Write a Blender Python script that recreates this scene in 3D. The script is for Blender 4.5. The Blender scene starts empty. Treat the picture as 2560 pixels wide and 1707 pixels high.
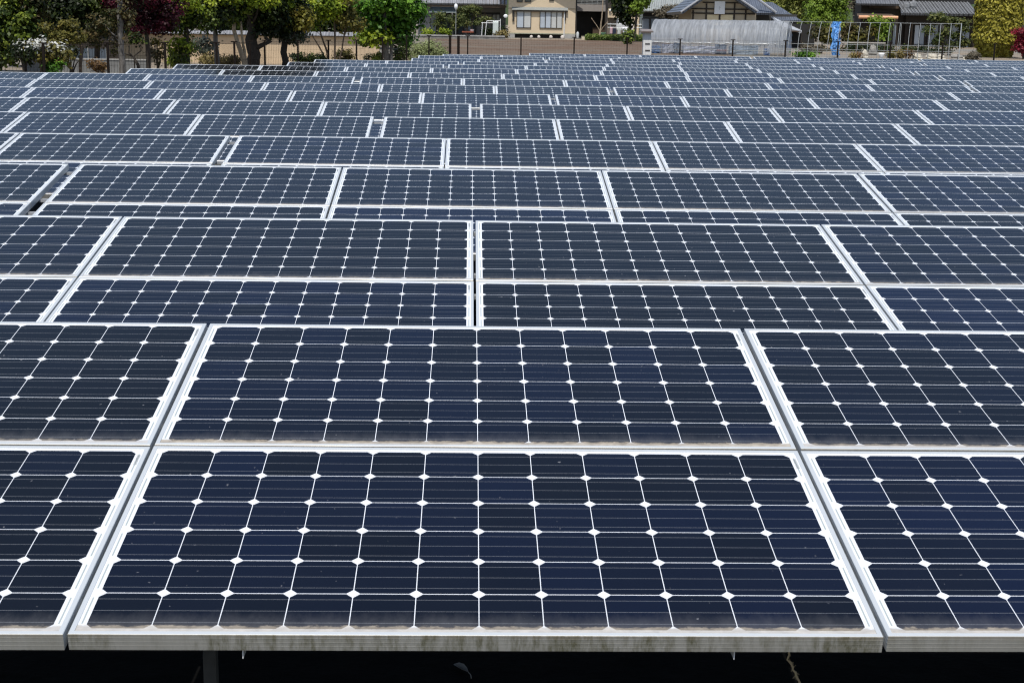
import bpy, math, random
import numpy as np
from mathutils import Vector, Matrix

C = bpy.context.scene.collection
SC = bpy.context.scene
PI = math.pi
random.seed(4)
RNG = np.random.default_rng(11)

# ------------------------------------------------------------------ camera
W0, H0, FPX = 2560.0, 1707.0, 3590.6
HC = 1.70
YAW, PITCH, ROLL = 0.032167, 0.214373, 0.015693
TILT = 0.173064
R0 = Vector((math.cos(YAW), -math.sin(YAW), 0))
FH = Vector((math.sin(YAW), math.cos(YAW), 0))
FW = FH * math.cos(PITCH) - Vector((0, 0, 1)) * math.sin(PITCH)
U0 = R0.cross(FW)
XC = R0 * math.cos(ROLL) + U0 * math.sin(ROLL)
YC = U0 * math.cos(ROLL) - R0 * math.sin(ROLL)
CAM = Vector((0, 0, HC))
cd = bpy.data.cameras.new('camera')
cam = bpy.data.objects.new('camera', cd)
C.objects.link(cam)
cam.matrix_world = Matrix(((XC.x, YC.x, -FW.x, CAM.x), (XC.y, YC.y, -FW.y, CAM.y), (XC.z, YC.z, -FW.z, CAM.z), (0, 0, 0, 1)))
cd.sensor_width = 36.0
cd.lens = FPX / W0 * 36.0
cd.clip_start, cd.clip_end = 0.1, 2000
cd.dof.use_dof = True
cd.dof.focus_distance = 6.0
cd.dof.aperture_fstop = 15.0
SC.camera = cam

# ------------------------------------------------------------------ light
SUN_EL, SUN_AZ = math.radians(66), math.radians(12)     # sun behind the camera, a little to its left
SUN = Vector((-math.sin(SUN_AZ) * math.cos(SUN_EL), -math.cos(SUN_AZ) * math.cos(SUN_EL), math.sin(SUN_EL)))
w = bpy.data.worlds.new('World')
SC.world = w
w.use_nodes = True
nt = w.node_tree
sky = nt.nodes.new('ShaderNodeTexSky')
sky.sky_type = 'NISHITA'
sky.sun_disc = False
sky.sun_elevation = SUN_EL
sky.sun_rotation = PI + SUN_AZ
sky.air_density, sky.dust_density, sky.ozone_density = 1.1, 1.4, 0.7
nt.links.new(sky.outputs[0], nt.nodes['Background'].inputs[0])
nt.nodes['Background'].inputs[1].default_value = 0.138
sd = bpy.data.lights.new('sun', 'SUN')
sd.energy, sd.angle, sd.color = 4.3, math.radians(0.53), (1.0, 0.965, 0.90)
so = bpy.data.objects.new('sun', sd)
so.rotation_euler = SUN.to_track_quat('Z', 'Y').to_euler()
C.objects.link(so)
SC.view_settings.view_transform = 'Standard'
SC.view_settings.look = 'None'
SC.view_settings.exposure = 0.0
SC.view_settings.gamma = 1.0
SC.cycles.pixel_filter_type = 'BLACKMAN_HARRIS'
SC.cycles.filter_width = 1.05


# ------------------------------------------------------------------ pixel rays -> places
def ray(px, py):
    a, b = (px - W0 / 2) / FPX, (py - H0 / 2) / FPX
    return (FW + XC * a - YC * b)


def atY(px, py, Y):                       # on the plane y = Y
    d = ray(px, py)
    return CAM + d * (Y / d.y)


def atD(px, py, D):                       # on the upright plane D metres ahead of the camera
    d = ray(px, py)
    return CAM + d * (D / d.dot(FH))


def topx(p):                              # world point -> photo pixel
    q = Vector(p) - CAM
    z = q.dot(FW)
    return (W0 / 2 + FPX * q.dot(XC) / z, H0 / 2 - FPX * q.dot(YC) / z)


def gz(y, x=10.0):                        # height of the ground; lower on the left, behind the tree fence
    if y < 42: h = 0.0043 * max(y, 0)
    elif y < 55: h = 0.18 + (y - 42) * 0.007
    elif y < 105: h = 0.271 + (y - 55) * 0.0155
    else: h = 1.046 + (y - 105) * 0.006
    if x < -2.6 and 28 < y < 95:
        k = min(1.0, (-2.6 - x) / 1.0)
        lo = 0.12 - 0.002 * max(0, y - 42) if y < 66 else 0.072 + (y - 66) * 0.0287
        h = h * (1 - k) + min(h, lo) * k
    return h


# ------------------------------------------------------------------ materials
MATS = {}


def lin(r, g, b):
    return tuple(((c / 255 + 0.055) / 1.055) ** 2.4 if c / 255 > 0.04045 else c / 255 / 12.92 for c in (r, g, b))


class NT:
    def __init__(s, name):
        s.m = bpy.data.materials.new(name)
        s.m.use_nodes = True
        s.t = s.m.node_tree
        s.n = s.t.nodes
        s.b = s.n['Principled BSDF']

    def node(s, typ, **kw):
        n = s.n.new(typ)
        for k, v in kw.items():
            if k.startswith('i_'):
                n.inputs[k[2:].replace('_', ' ')].default_value = v
            else:
                setattr(n, k, v)
        return n

    def link(s, a, b): s.t.links.new(a, b)

    def set(s, sock, v):
        if isinstance(v, (int, float)): sock.default_value = v
        elif isinstance(v, (tuple, list)): sock.default_value = tuple(v) + ((1,) if len(v) == 3 and len(sock.default_value) == 4 else ())
        else: s.link(v, sock)

    def math(s, op, a, b=0.0, c=0.0, clamp=False):
        n = s.node('ShaderNodeMath', operation=op, use_clamp=clamp)
        for i, v in enumerate((a, b, c)): s.set(n.inputs[i], v)
        return n.outputs[0]

    def mix(s, f, a, b, blend='MIX'):
        n = s.node('ShaderNodeMix', data_type='RGBA', blend_type=blend)
        s.set(n.inputs[0], f); s.set(n.inputs[6], a); s.set(n.inputs[7], b)
        return n.outputs[2]

    def noise(s, vec, scale, detail=3.0, rough=0.55):
        n = s.node('ShaderNodeTexNoise')
        n.inputs['Scale'].default_value = scale
        n.inputs['Detail'].default_value = detail
        n.inputs['Roughness'].default_value = rough
        if vec is not None: s.link(vec, n.inputs['Vector'])
        return n.outputs[0]

    def maprange(s, v, a, b, c=0.0, d=1.0, smooth=False):
        n = s.node('ShaderNodeMapRange', interpolation_type='SMOOTHSTEP' if smooth else 'LINEAR')
        for i, q in enumerate((v, a, b, c, d)): s.set(n.inputs[i], q)
        return n.outputs[0]

    def obj(s): return s.node('ShaderNodeTexCoord').outputs['Object']

    def mapping(s, vec, scale):
        n = s.node('ShaderNodeMapping')
        s.link(vec, n.inputs['Vector']); n.inputs['Scale'].default_value = scale
        return n.outputs[0]

    def P(s, **kw):
        for k, v in kw.items(): s.set(s.b.inputs[k.replace('_', ' ')], v)
        return s


def plain(name, col, rough=0.7, var=0.18, scale=3.0, metal=0.0, stretch=None, spec=0.4, bump=0.0):
    if name in MATS: return MATS[name]
    t = NT(name)
    v = t.obj()
    if stretch: v = t.mapping(v, stretch)
    n = t.noise(v, scale, 5.0, 0.6)
    f = t.maprange(n, 0.3, 0.7)
    lo = tuple(c * (1 - var) for c in col); hi = tuple(min(1, c * (1 + var)) for c in col)
    t.P(Base_Color=t.mix(f, lo, hi), Roughness=rough, Metallic=metal)
    t.b.inputs['Specular IOR Level'].default_value = spec
    if bump:
        bn = t.node('ShaderNodeBump'); bn.inputs['Strength'].default_value = bump; bn.inputs['Distance'].default_value = 0.02
        t.link(n, bn.inputs['Height']); t.link(bn.outputs[0], t.b.inputs['Normal'])
    MATS[name] = t.m
    return t.m


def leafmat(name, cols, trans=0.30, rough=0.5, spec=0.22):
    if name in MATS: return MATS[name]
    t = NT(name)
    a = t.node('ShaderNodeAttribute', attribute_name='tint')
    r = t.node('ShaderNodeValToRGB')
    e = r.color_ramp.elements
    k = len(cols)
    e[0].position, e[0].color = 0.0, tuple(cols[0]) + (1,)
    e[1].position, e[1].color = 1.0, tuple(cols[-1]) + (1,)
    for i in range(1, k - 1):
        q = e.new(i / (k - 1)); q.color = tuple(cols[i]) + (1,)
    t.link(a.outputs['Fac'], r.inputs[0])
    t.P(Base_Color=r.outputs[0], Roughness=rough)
    t.b.inputs['Specular IOR Level'].default_value = spec
    tr = t.node('ShaderNodeBsdfTranslucent')
    t.link(r.outputs[0], tr.inputs[0])
    ms = t.node('ShaderNodeMixShader'); ms.inputs[0].default_value = trans
    t.link(t.b.outputs[0], ms.inputs[1]); t.link(tr.outputs[0], ms.inputs[2])
    t.link(ms.outputs[0], t.n['Material Output'].inputs['Surface'])
    MATS[name] = t.m
    return t.m


def cell_material():
    t = NT('solar_cells_under_glass')
    sep = t.node('ShaderNodeSeparateXYZ'); vec = t.obj(); t.link(vec, sep.inputs[0])
    x, y = sep.outputs[0], sep.outputs[1]
    oi = t.node('ShaderNodeObjectInfo')
    rnd = oi.outputs['Random']
    M = t.math
    p = 0.1275
    cx = M('ADD', M('DIVIDE', x, p), 6.0); cy = M('ADD', M('DIVIDE', y, p), 3.0)
    ix, iy = M('FLOOR', cx), M('FLOOR', cy)
    fx = M('MULTIPLY', M('SUBTRACT', M('FRACT', cx), 0.5), p)
    fy = M('MULTIPLY', M('SUBTRACT', M('FRACT', cy), 0.5), p)
    ax, ay = M('ABSOLUTE', fx), M('ABSOLUTE', fy)
    inside = M('MULTIPLY', M('LESS_THAN', M('ABSOLUTE', x), 6 * p), M('LESS_THAN', M('ABSOLUTE', y), 3 * p))
    sq = M('MULTIPLY', M('LESS_THAN', ax, 0.06285), M('LESS_THAN', ay, 0.0626))
    rad = M('LESS_THAN', M('ADD', ax, ay), 0.1125)  # corners cut larger so the white diamonds imitate bloom
    cell = M('MULTIPLY', M('MULTIPLY', inside, sq), rad)
    # three bus bars along the length of every cell
    d0 = ay
    d1 = M('ABSOLUTE', M('SUBTRACT', ay, 0.0417))
    bus = M('MULTIPLY', cell, M('LESS_THAN', M('MINIMUM', d0, d1), 0.0007))
    # tint of each cell
    cmb = t.node('ShaderNodeCombineXYZ'); t.link(ix, cmb.inputs[0]); t.link(iy, cmb.inputs[1]); t.link(M('MULTIPLY', rnd, 97.3), cmb.inputs[2])
    wn = t.node('ShaderNodeTexWhiteNoise', noise_dimensions='3D'); t.link(cmb.outputs[0], wn.inputs[0])
    r2 = M('FRACT', M('MULTIPLY', rnd, 7.31))
    tone = M('ADD', M('MULTIPLY', wn.outputs['Value'], 0.32), M('MULTIPLY', r2, 0.62))
    cr = t.node('ShaderNodeValToRGB'); e = cr.color_ramp.elements
    e[0].color = (0.0018, 0.0027, 0.0040, 1); e[1].color = (0.0024, 0.0064, 0.0260, 1)
    q = e.new(0.5); q.color = (0.0018, 0.0034, 0.0085, 1)
    t.link(tone, cr.inputs[0])
    # margins: ribbons and the little serial label by the upper corner
    rib = M('MULTIPLY', M('LESS_THAN', M('ABSOLUTE', M('SUBTRACT', M('ABSOLUTE', x), 0.7735)), 0.0017), M('LESS_THAN', ay, 0.047))
    lab = M('MULTIPLY', M('LESS_THAN', M('ABSOLUTE', M('SUBTRACT', x, 0.774)), 0.0042), M('LESS_THAN', M('ABSOLUTE', M('SUBTRACT', y, 0.335)), 0.026))
    wv = t.noise(t.mapping(vec, (900, 420, 1)), 1.0, 1.0)
    lab = M('MULTIPLY', lab, M('GREATER_THAN', wv, 0.47))
    back = t.mix(M('MULTIPLY', rib, 0.85), (0.64, 0.665, 0.70), (0.26, 0.30, 0.29))
    back = t.mix(M('MULTIPLY', lab, 0.8), back, (0.12, 0.12, 0.11))
    col = t.mix(cell, back, cr.outputs[0])
    col = t.mix(M('MULTIPLY', bus, 0.30), col, (0.38, 0.40, 0.43))
    # dirt that the rain leaves above the lower frame bar
    ofs = t.node('ShaderNodeVectorMath', operation='ADD'); t.link(vec, ofs.inputs[0])
    c3 = t.node('ShaderNodeCombineXYZ'); t.link(M('MULTIPLY', rnd, 37.0), c3.inputs[0]); t.link(M('MULTIPLY', rnd, 11.0), c3.inputs[2]); t.link(c3.outputs[0], ofs.inputs[1])
    pv = ofs.outputs[0]
    n1 = t.noise(t.mapping(pv, (34, 60, 1)), 1.0, 6.0, 0.7)
    n2 = t.noise(t.mapping(pv, (26, 12, 1)), 1.0, 6.0, 0.7)
    h = M('ADD', y, 0.394)
    amount = M('ADD', 0.5, M('MULTIPLY', M('FRACT', M('MULTIPLY', rnd, 3.7)), 0.5))
    silt = M('SUBTRACT', 1.0, t.maprange(M('SUBTRACT', h, M('MULTIPLY', n1, 0.034)), 0.001, 0.008, 0, 1, True))
    silt = M('MULTIPLY', silt, amount)
    film = M('MULTIPLY', t.maprange(M('SUBTRACT', h, M('MULTIPLY', n2, 0.07)), 0.05, -0.04, 0, 1, True), 0.17)
    spots = M('MULTIPLY', t.maprange(t.noise(pv, 55.0, 2.0, 0.5), 0.735, 0.80), 0.5)
    dust = M('MULTIPLY', t.noise(pv, 3.0, 6.0, 0.7), 0.012)
    grime = M('MAXIMUM', M('MAXIMUM', film, dust), spots)
    col = t.mix(grime, col, (0.33, 0.33, 0.34))
    col = t.mix(M('MULTIPLY', silt, 0.9), col, t.mix(t.maprange(n1, 0.35, 0.65), (0.20, 0.165, 0.12), (0.38, 0.33, 0.26)))
    t.P(Base_Color=col, Roughness=M('ADD', 0.085, M('MULTIPLY', M('MAXIMUM', silt, grime), 0.5)))
    t.b.inputs['IOR'].default_value = 1.5
    t.b.inputs['Specular IOR Level'].default_value = 0.17
    return t.m


def frame_material():
    t = NT('anodised_frame')
    vec = t.obj()
    sep = t.node('ShaderNodeSeparateXYZ'); t.link(vec, sep.inputs[0])
    oi = t.node('ShaderNodeObjectInfo'); rnd = oi.outputs['Random']
    M = t.math
    ofs = t.node('ShaderNodeVectorMath', operation='ADD'); t.link(vec, ofs.inputs[0])
    c3 = t.node('ShaderNodeCombineXYZ'); t.link(M('MULTIPLY', rnd, 53.0), c3.inputs[0]); t.link(c3.outputs[0], ofs.inputs[1])
    pv = ofs.outputs[0]
    geo = t.node('ShaderNodeTexCoord')
    ns = t.node('ShaderNodeSeparateXYZ'); t.link(geo.outputs['Normal'], ns.inputs[0])
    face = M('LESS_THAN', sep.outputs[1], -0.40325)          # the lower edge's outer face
    big = t.maprange(t.noise(t.mapping(pv, (1.3, 1, 1)), 1.0, 2.0), 0.38, 0.55)
    streak = t.maprange(t.noise(t.mapping(pv, (46, 1, 10)), 1.0, 4.0, 0.7), 0.40, 0.60)
    blot = t.maprange(t.noise(t.mapping(pv, (120, 1, 60)), 1.0, 4.0, 0.7), 0.40, 0.65)
    csep = t.node('ShaderNodeSeparateColor'); t.link(oi.outputs['Color'], csep.inputs[0])
    big = M('MAXIMUM', M('MULTIPLY', big, 0.35), M('MULTIPLY', csep.outputs[0], t.maprange(t.noise(t.mapping(pv, (2.2, 1, 1)), 1.0, 3.0), 0.30, 0.50)))
    stain = M('MULTIPLY', M('MULTIPLY', face, big), M('MULTIPLY', streak, M('ADD', 0.5, M('MULTIPLY', blot, 0.5))))
    fleck = t.maprange(t.noise(pv, 30.0, 4.0), 0.60, 0.72)
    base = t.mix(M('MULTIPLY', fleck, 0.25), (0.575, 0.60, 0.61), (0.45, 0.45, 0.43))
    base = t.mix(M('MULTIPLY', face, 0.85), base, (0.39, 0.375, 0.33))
    col = t.mix(M('MULTIPLY', stain, 0.95, clamp=True), base, (0.115, 0.11, 0.055))
    top = t.maprange(M('ADD', sep.outputs[2], M('MULTIPLY', streak, 0.006)), 0.029, 0.036)
    col = t.mix(M('MULTIPLY', M('MULTIPLY', top, face), 0.30), col, (0.36, 0.30, 0.22))
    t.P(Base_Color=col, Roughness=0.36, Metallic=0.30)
    return t.m


def ground_material(name, a, b, scale, bump=0.6, rough=0.95, c=None, cs=0.12):
    t = NT(name)
    v = t.obj()
    n = t.noise(v, scale, 8.0, 0.65)
    col = t.mix(t.maprange(n, 0.35, 0.65), a, b)
    if c is not None:
        col = t.mix(t.maprange(t.noise(v, cs, 5.0, 0.6), 0.45, 0.6), col, c)
    bn = t.node('ShaderNodeBump'); bn.inputs['Strength'].default_value = bump; bn.inputs['Distance'].default_value = 0.05
    t.link(n, bn.inputs['Height']); t.link(bn.outputs[0], t.b.inputs['Normal'])
    t.P(Base_Color=col, Roughness=rough)
    t.b.inputs['Specular IOR Level'].default_value = 0.05
    MATS[name] = t.m
    return t.m


def tile_mat(name, col, pitch, var=0.25):
    t = NT(name)
    v = t.obj()
    sep = t.node('ShaderNodeSeparateXYZ'); t.link(v, sep.inputs[0])
    s = t.math('SINE', t.math('MULTIPLY', sep.outputs[0], 2 * PI / pitch))
    n = t.noise(t.mapping(v, (1.5, 0.5, 0.5)), 2.0, 5.0, 0.65)
    f = t.maprange(n, 0.3, 0.7)
    c = t.mix(f, tuple(q * (1 - var) for q in col), tuple(q * (1 + var) for q in col))
    bn = t.node('ShaderNodeBump'); bn.inputs['Strength'].default_value = 0.9; bn.inputs['Distance'].default_value = pitch * 0.2
    t.link(s, bn.inputs['Height']); t.link(bn.outputs[0], t.b.inputs['Normal'])
    t.P(Base_Color=c, Roughness=0.5)
    return t.m


def film_mat(name, col, alpha):
    t = NT(name)
    v = t.obj()
    n = t.noise(t.mapping(v, (4.0, 0.5, 0.5)), 2.0, 6.0, 0.65)
    f = t.maprange(n, 0.35, 0.65)
    d = t.node('ShaderNodeBsdfPrincipled')
    t.set(d.inputs['Base Color'], t.mix(f, tuple(c * 0.72 for c in col), col)); d.inputs['Roughness'].default_value = 0.55; d.inputs['Specular IOR Level'].default_value = 0.3
    tr = t.node('ShaderNodeBsdfTranslucent'); tr.inputs[0].default_value = tuple(col) + (1,)
    m1 = t.node('ShaderNodeMixShader'); m1.inputs[0].default_value = 0.3
    t.link(d.outputs[0], m1.inputs[1]); t.link(tr.outputs[0], m1.inputs[2])
    tp = t.node('ShaderNodeBsdfTransparent')
    m2 = t.node('ShaderNodeMixShader')
    t.set(m2.inputs[0], t.maprange(n, 0.25, 0.75, alpha - 0.2, alpha + 0.2))
    t.link(tp.outputs[0], m2.inputs[1]); t.link(m1.outputs[0], m2.inputs[2])
    t.link(m2.outputs[0], t.n['Material Output'].inputs['Surface'])
    return t.m


# ------------------------------------------------------------------ objects
def tag(o, label=None, cat=None, group=None, kind=None):
    if label: o['label'] = label
    if cat: o['category'] = cat
    if group: o['group'] = group
    if kind: o['kind'] = kind
    return o


def empty(name, loc, label=None, cat=None, group=None, rz=0.0):
    o = bpy.data.objects.new(name, None)
    o.empty_display_size = 0.1
    o.location = loc; o.rotation_euler = (0, 0, rz)
    C.objects.link(o)
    return tag(o, label, cat, group)


class MB:
    def __init__(s): s.v, s.f, s.t = [], [], []

    def quad(s, *p):
        n = len(s.v); s.v += [tuple(q) for q in p]; s.f.append(tuple(range(n, n + len(p)))); return s

    def box(s, x0, x1, y0, y1, z0, z1):
        n = len(s.v)
        s.v += [(x, y, z) for z in (z0, z1) for (x, y) in ((x0, y0), (x1, y0), (x1, y1), (x0, y1))]
        for f in ((0, 3, 2, 1), (4, 5, 6, 7), (0, 1, 5, 4), (1, 2, 6, 5), (2, 3, 7, 6), (3, 0, 4, 7)):
            s.f.append(tuple(n + i for i in f))
        return s

    def tube(s, path, rad, k=7, cap=True):
        path = [Vector(p) for p in path]
        n0 = len(s.v)
        for i, p in enumerate(path):
            d = (path[min(i + 1, len(path) - 1)] - path[max(i - 1, 0)])
            d = d.normalized() if d.length > 1e-9 else Vector((0, 0, 1))
            a = d.cross(Vector((0.31, 0.95, 0.05))); a = a.normalized() if a.length > 1e-4 else Vector((1, 0, 0))
            b = d.cross(a)
            r = rad[i] if isinstance(rad, (list, tuple)) else rad
            for j in range(k):
                q = 2 * PI * j / k
                s.v.append(tuple(p + a * (r * math.cos(q)) + b * (r * math.sin(q))))
        for i in range(len(path) - 1):
            for j in range(k):
                A = n0 + i * k + j; B = n0 + i * k + (j + 1) % k
                s.f.append((A, B, B + k, A + k))
        if cap:
            s.f.append(tuple(n0 + j for j in range(k))[::-1])
            s.f.append(tuple(n0 + (len(path) - 1) * k + j for j in range(k)))
        return s

    def ball(s, c, r, nu=10, nv=7, jit=0.0):
        n0 = len(s.v); rx, ry, rz = r if isinstance(r, (tuple, list)) else (r, r, r)
        for i in range(nv + 1):
            th = PI * i / nv
            for j in range(nu):
                ph = 2 * PI * j / nu
                q = 1 + random.uniform(-jit, jit)
                s.v.append((c[0] + rx * q * math.sin(th) * math.cos(ph), c[1] + ry * q * math.sin(th) * math.sin(ph), c[2] + rz * q * math.cos(th)))
        for i in range(nv):
            for j in range(nu):
                a = n0 + i * nu + j; b = n0 + i * nu + (j + 1) % nu
                s.f.append((a, a + nu, b + nu, b))
        return s

    def build(s, name, mat, parent=None, smooth=False):
        me = bpy.data.meshes.new(name)
        me.from_pydata(s.v, [], s.f)
        if smooth:
            for p in me.polygons: p.use_smooth = True
        me.materials.append(mat)
        o = bpy.data.objects.new(name, me)
        C.objects.link(o)
        if parent: o.parent = parent
        return o


def leaf_object(name, mat, parent, pts, nrm, size, tint, long=1.5):
    """many small leaf-shaped faces, one mesh"""
    n = len(pts)
    nrm = nrm / np.maximum(np.linalg.norm(nrm, axis=1, keepdims=True), 1e-6)
    up = RNG.normal(size=(n, 3)); a = np.cross(nrm, up); a /= np.maximum(np.linalg.norm(a, axis=1, keepdims=True), 1e-6)
    b = np.cross(nrm, a)
    sz = (size * RNG.uniform(0.65, 1.35, n))[:, None]
    L, Wd = sz * long * 0.5, sz * 0.5
    fold = nrm * sz * 0.14
    v = np.stack([pts - a * L, pts + b * Wd + fold - a * L * 0.1, pts + a * L, pts - b * Wd + fold - a * L * 0.1], 1).reshape(-1, 3)
    me = bpy.data.meshes.new(name)
    me.vertices.add(4 * n); me.vertices.foreach_set('co', v.astype(np.float32).ravel())
    me.loops.add(4 * n); me.loops.foreach_set('vertex_index', np.arange(4 * n, dtype=np.int32))
    me.polygons.add(n)
    me.polygons.foreach_set('loop_start', np.arange(0, 4 * n, 4, dtype=np.int32))
    me.update(calc_edges=True)
    at = me.attributes.new('tint', 'FLOAT', 'FACE')
    at.data.foreach_set('value', np.clip(tint, 0, 1).astype(np.float32))
    me.materials.append(mat)
    o = bpy.data.objects.new(name, me)
    C.objects.link(o)
    if parent: o.parent = parent
    return o


def clumped(center, rad, n, clump, shell=0.45, per=22, flat=1.0):
    """points in clumps inside an ellipsoid; returns points, outward normals, tint"""
    k = max(3, n // per)
    d = RNG.normal(size=(k, 3)); d /= np.linalg.norm(d, axis=1, keepdims=True)
    r = RNG.uniform(0, 1, k) ** shell
    cc = d * r[:, None]
    idx = RNG.integers(0, k, n)
    ct = RNG.uniform(0, 1, k)
    off = RNG.normal(size=(n, 3)) * clump * np.array([1, 1, 0.7 * flat])
    rad = np.array(rad)
    p = np.array(center) + cc[idx] * rad + off
    nr = cc[idx] * 0.5 + off / max(clump, 1e-3) * 0.35 + RNG.normal(size=(n, 3)) * 0.5 + np.array([0, -0.15, 0.6])
    return p, nr, (0.6 * ct[idx] + 0.4 * RNG.uniform(0, 1, n)) ** 1.15


BARK = dict(dark=plain('dark_bark', (0.035, 0.028, 0.022), 0.9, 0.4, 9, stretch=(3, 3, 0.6), bump=0.8),
            grey=plain('grey_bark', (0.13, 0.12, 0.11), 0.9, 0.5, 7, stretch=(2, 2, 1.2), bump=0.6),
            beige=plain('beige_bark', (0.33, 0.26, 0.18), 0.9, 0.35, 6, stretch=(2, 2, 1.2), bump=0.6),
            brown=plain('brown_bark', (0.09, 0.065, 0.045), 0.9, 0.4, 8, stretch=(3, 3, 0.7), bump=0.7))

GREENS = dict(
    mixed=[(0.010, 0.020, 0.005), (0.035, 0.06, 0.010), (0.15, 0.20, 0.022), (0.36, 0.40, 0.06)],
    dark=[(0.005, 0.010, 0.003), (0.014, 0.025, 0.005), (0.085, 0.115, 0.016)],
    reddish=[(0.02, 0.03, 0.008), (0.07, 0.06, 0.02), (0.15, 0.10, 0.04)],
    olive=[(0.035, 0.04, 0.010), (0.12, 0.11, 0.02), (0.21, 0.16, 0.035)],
    maple=[(0.012, 0.002, 0.004), (0.04, 0.006, 0.012), (0.17, 0.018, 0.038)],
    yellowgreen=[(0.03, 0.06, 0.005), (0.18, 0.25, 0.015), (0.40, 0.44, 0.035)],
    gold=[(0.09, 0.09, 0.015), (0.22, 0.20, 0.03), (0.40, 0.28, 0.05)],
    bright=[(0.010, 0.035, 0.004), (0.075, 0.19, 0.015), (0.24, 0.45, 0.055)],
    pale=[(0.16, 0.20, 0.07), (0.27, 0.31, 0.13), (0.36, 0.40, 0.20)],
    fresh=[(0.11, 0.18, 0.02), (0.18, 0.27, 0.03), (0.26, 0.34, 0.06)],
    oliveyellow=[(0.19, 0.22, 0.05), (0.28, 0.30, 0.07), (0.36, 0.37, 0.11)],
    conifer=[(0.10, 0.09, 0.012), (0.24, 0.21, 0.024), (0.38, 0.34, 0.045)],
    crimson=[(0.06, 0.004, 0.01), (0.20, 0.012, 0.03), (0.36, 0.03, 0.06)],
    pine=[(0.03, 0.05, 0.014), (0.09, 0.11, 0.03), (0.19, 0.18, 0.05)],
    rust=[(0.08, 0.045, 0.02), (0.15, 0.085, 0.03), (0.21, 0.13, 0.045)],
    ochre=[(0.12, 0.10, 0.03), (0.22, 0.17, 0.06), (0.28, 0.23, 0.08)],
    brown=[(0.08, 0.07, 0.045), (0.14, 0.12, 0.085), (0.20, 0.17, 0.12)],
    white=[(0.55, 0.55, 0.50), (0.75, 0.75, 0.70)],
    greygreen=[(0.05, 0.07, 0.04), (0.11, 0.13, 0.09), (0.26, 0.28, 0.24)])


def plant(name, label, cat, D, trunks, blobs, mat, leaf=0.09, dens=1.0, bark='dark', group=None, trans=0.30, limb=True, deep=0.8, base=None):
    """D metres ahead; trunks = [[(px,py,width_px),...] from top to foot]; blobs = [(px,py,rx,ry,leaves[,green])] in photo pixels"""
    s = D / FPX
    if cat == 'tree' and leaf > 0.055 and D < 60: leaf *= 0.86; dens *= 1.3
    foot = trunks[0][-1] if trunks else (blobs[0][0], blobs[0][1], 8)
    f = atD(foot[0], foot[1], D)
    root = empty(name, (f.x, f.y, gz(f.y, f.x)), label, cat, group)
    o = Vector(root.location)
    tb = MB()
    tops = []
    for tr in trunks:
        path = [atD(a, b, D) + FH * random.uniform(-0.08, 0.08) * min(1, D / 40) - o for a, b, c in tr]
        rads = [c * s / 2 for a, b, c in tr]
        last = path[-1]
        if last.z > 0.02:
            path.append(Vector((last.x, last.y, -0.05))); rads.append(rads[-1] * 1.15)
        # subdivide for a slightly crooked line
        pp, rr = [path[0]], [rads[0]]
        for a, b, ra, rb in zip(path, path[1:], rads, rads[1:]):
            for q in (0.33, 0.67):
                pp.append(a.lerp(b, q) + Vector((random.uniform(-1, 1), random.uniform(-1, 1), 0)) * ra * 0.35); rr.append(ra + (rb - ra) * q)
            pp.append(b); rr.append(rb)
        tb.tube(pp, rr, 8)
        tops.append((path, rads))
    P_, N_, T_ = [], [], []
    parts = {}
    for bl in blobs:
        px, py, rx, ry, n = bl[:5]
        key = bl[5] if len(bl) > 5 else mat
        c = atD(px, py, D + (bl[6] if len(bl) > 6 else 0)) + FH * random.uniform(-0.35, 0.35) * rx * s * deep - o
        rad = (rx * s, rx * s * deep, ry * s)
        if limb and trunks:
            path, rads = min(tops, key=lambda q: min((p - c).length for p in q[0]))
            st = min((p for p in path), key=lambda p: (p - c).length + (0.6 if p.z > c.z else 0))
            mid = st.lerp(c, 0.5) + Vector((0, 0, -0.08 * (st - c).length))
            r0 = max(0.012, min(rads) * 0.5)
            tb.tube([st, mid, c, c + (c - st) * 0.3 + Vector((0, 0, rad[2] * 0.3))], [r0, r0 * 0.7, r0 * 0.45, r0 * 0.15], 6)
            for q in range(4):
                e = c + Vector((random.uniform(-1, 1) * rad[0], random.uniform(-1, 1) * rad[1], random.uniform(-0.6, 1) * rad[2])) * 0.8
                tb.tube([mid.lerp(c, 0.5), c.lerp(e, 0.5), e], [r0 * 0.45, r0 * 0.3, r0 * 0.1], 5)
        p, nr, ti = clumped(c, rad, int(n * dens), max(leaf * 1.5, 0.15 * min(rad)), per=36)
        parts.setdefault(key, []).append((p, nr, ti))
    if tb.v: tb.build('trunk', BARK[bark], root, True)
    for key, L in parts.items():
        P_ = np.concatenate([q[0] for q in L]); N_ = np.concatenate([q[1] for q in L]); T_ = np.concatenate([q[2] for q in L])
        keep = P_[:, 2] > 0.02
        nm = 'crown' if key == mat else ('blossom' if key == 'white' else 'foliage')
        leaf_object(nm, leafmat('leaves_' + key, GREENS[key], trans), root, P_[keep], N_[keep], leaf * (0.8 if key == 'white' else 1), T_[keep])
    return root


# ------------------------------------------------------------------ ground
def strip(name, xs, ys, dz, mat, kind='structure', zf=gz):
    b = MB()
    nx, ny = len(xs), len(ys)
    b.v = [(x, y, zf(y, x) + dz) for y in ys for x in xs]
    b.f = [(j * nx + i, j * nx + i + 1, (j + 1) * nx + i + 1, (j + 1) * nx + i) for j in range(ny - 1) for i in range(nx - 1)]
    return tag(b.build(name, mat, None, True), kind=kind)


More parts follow.
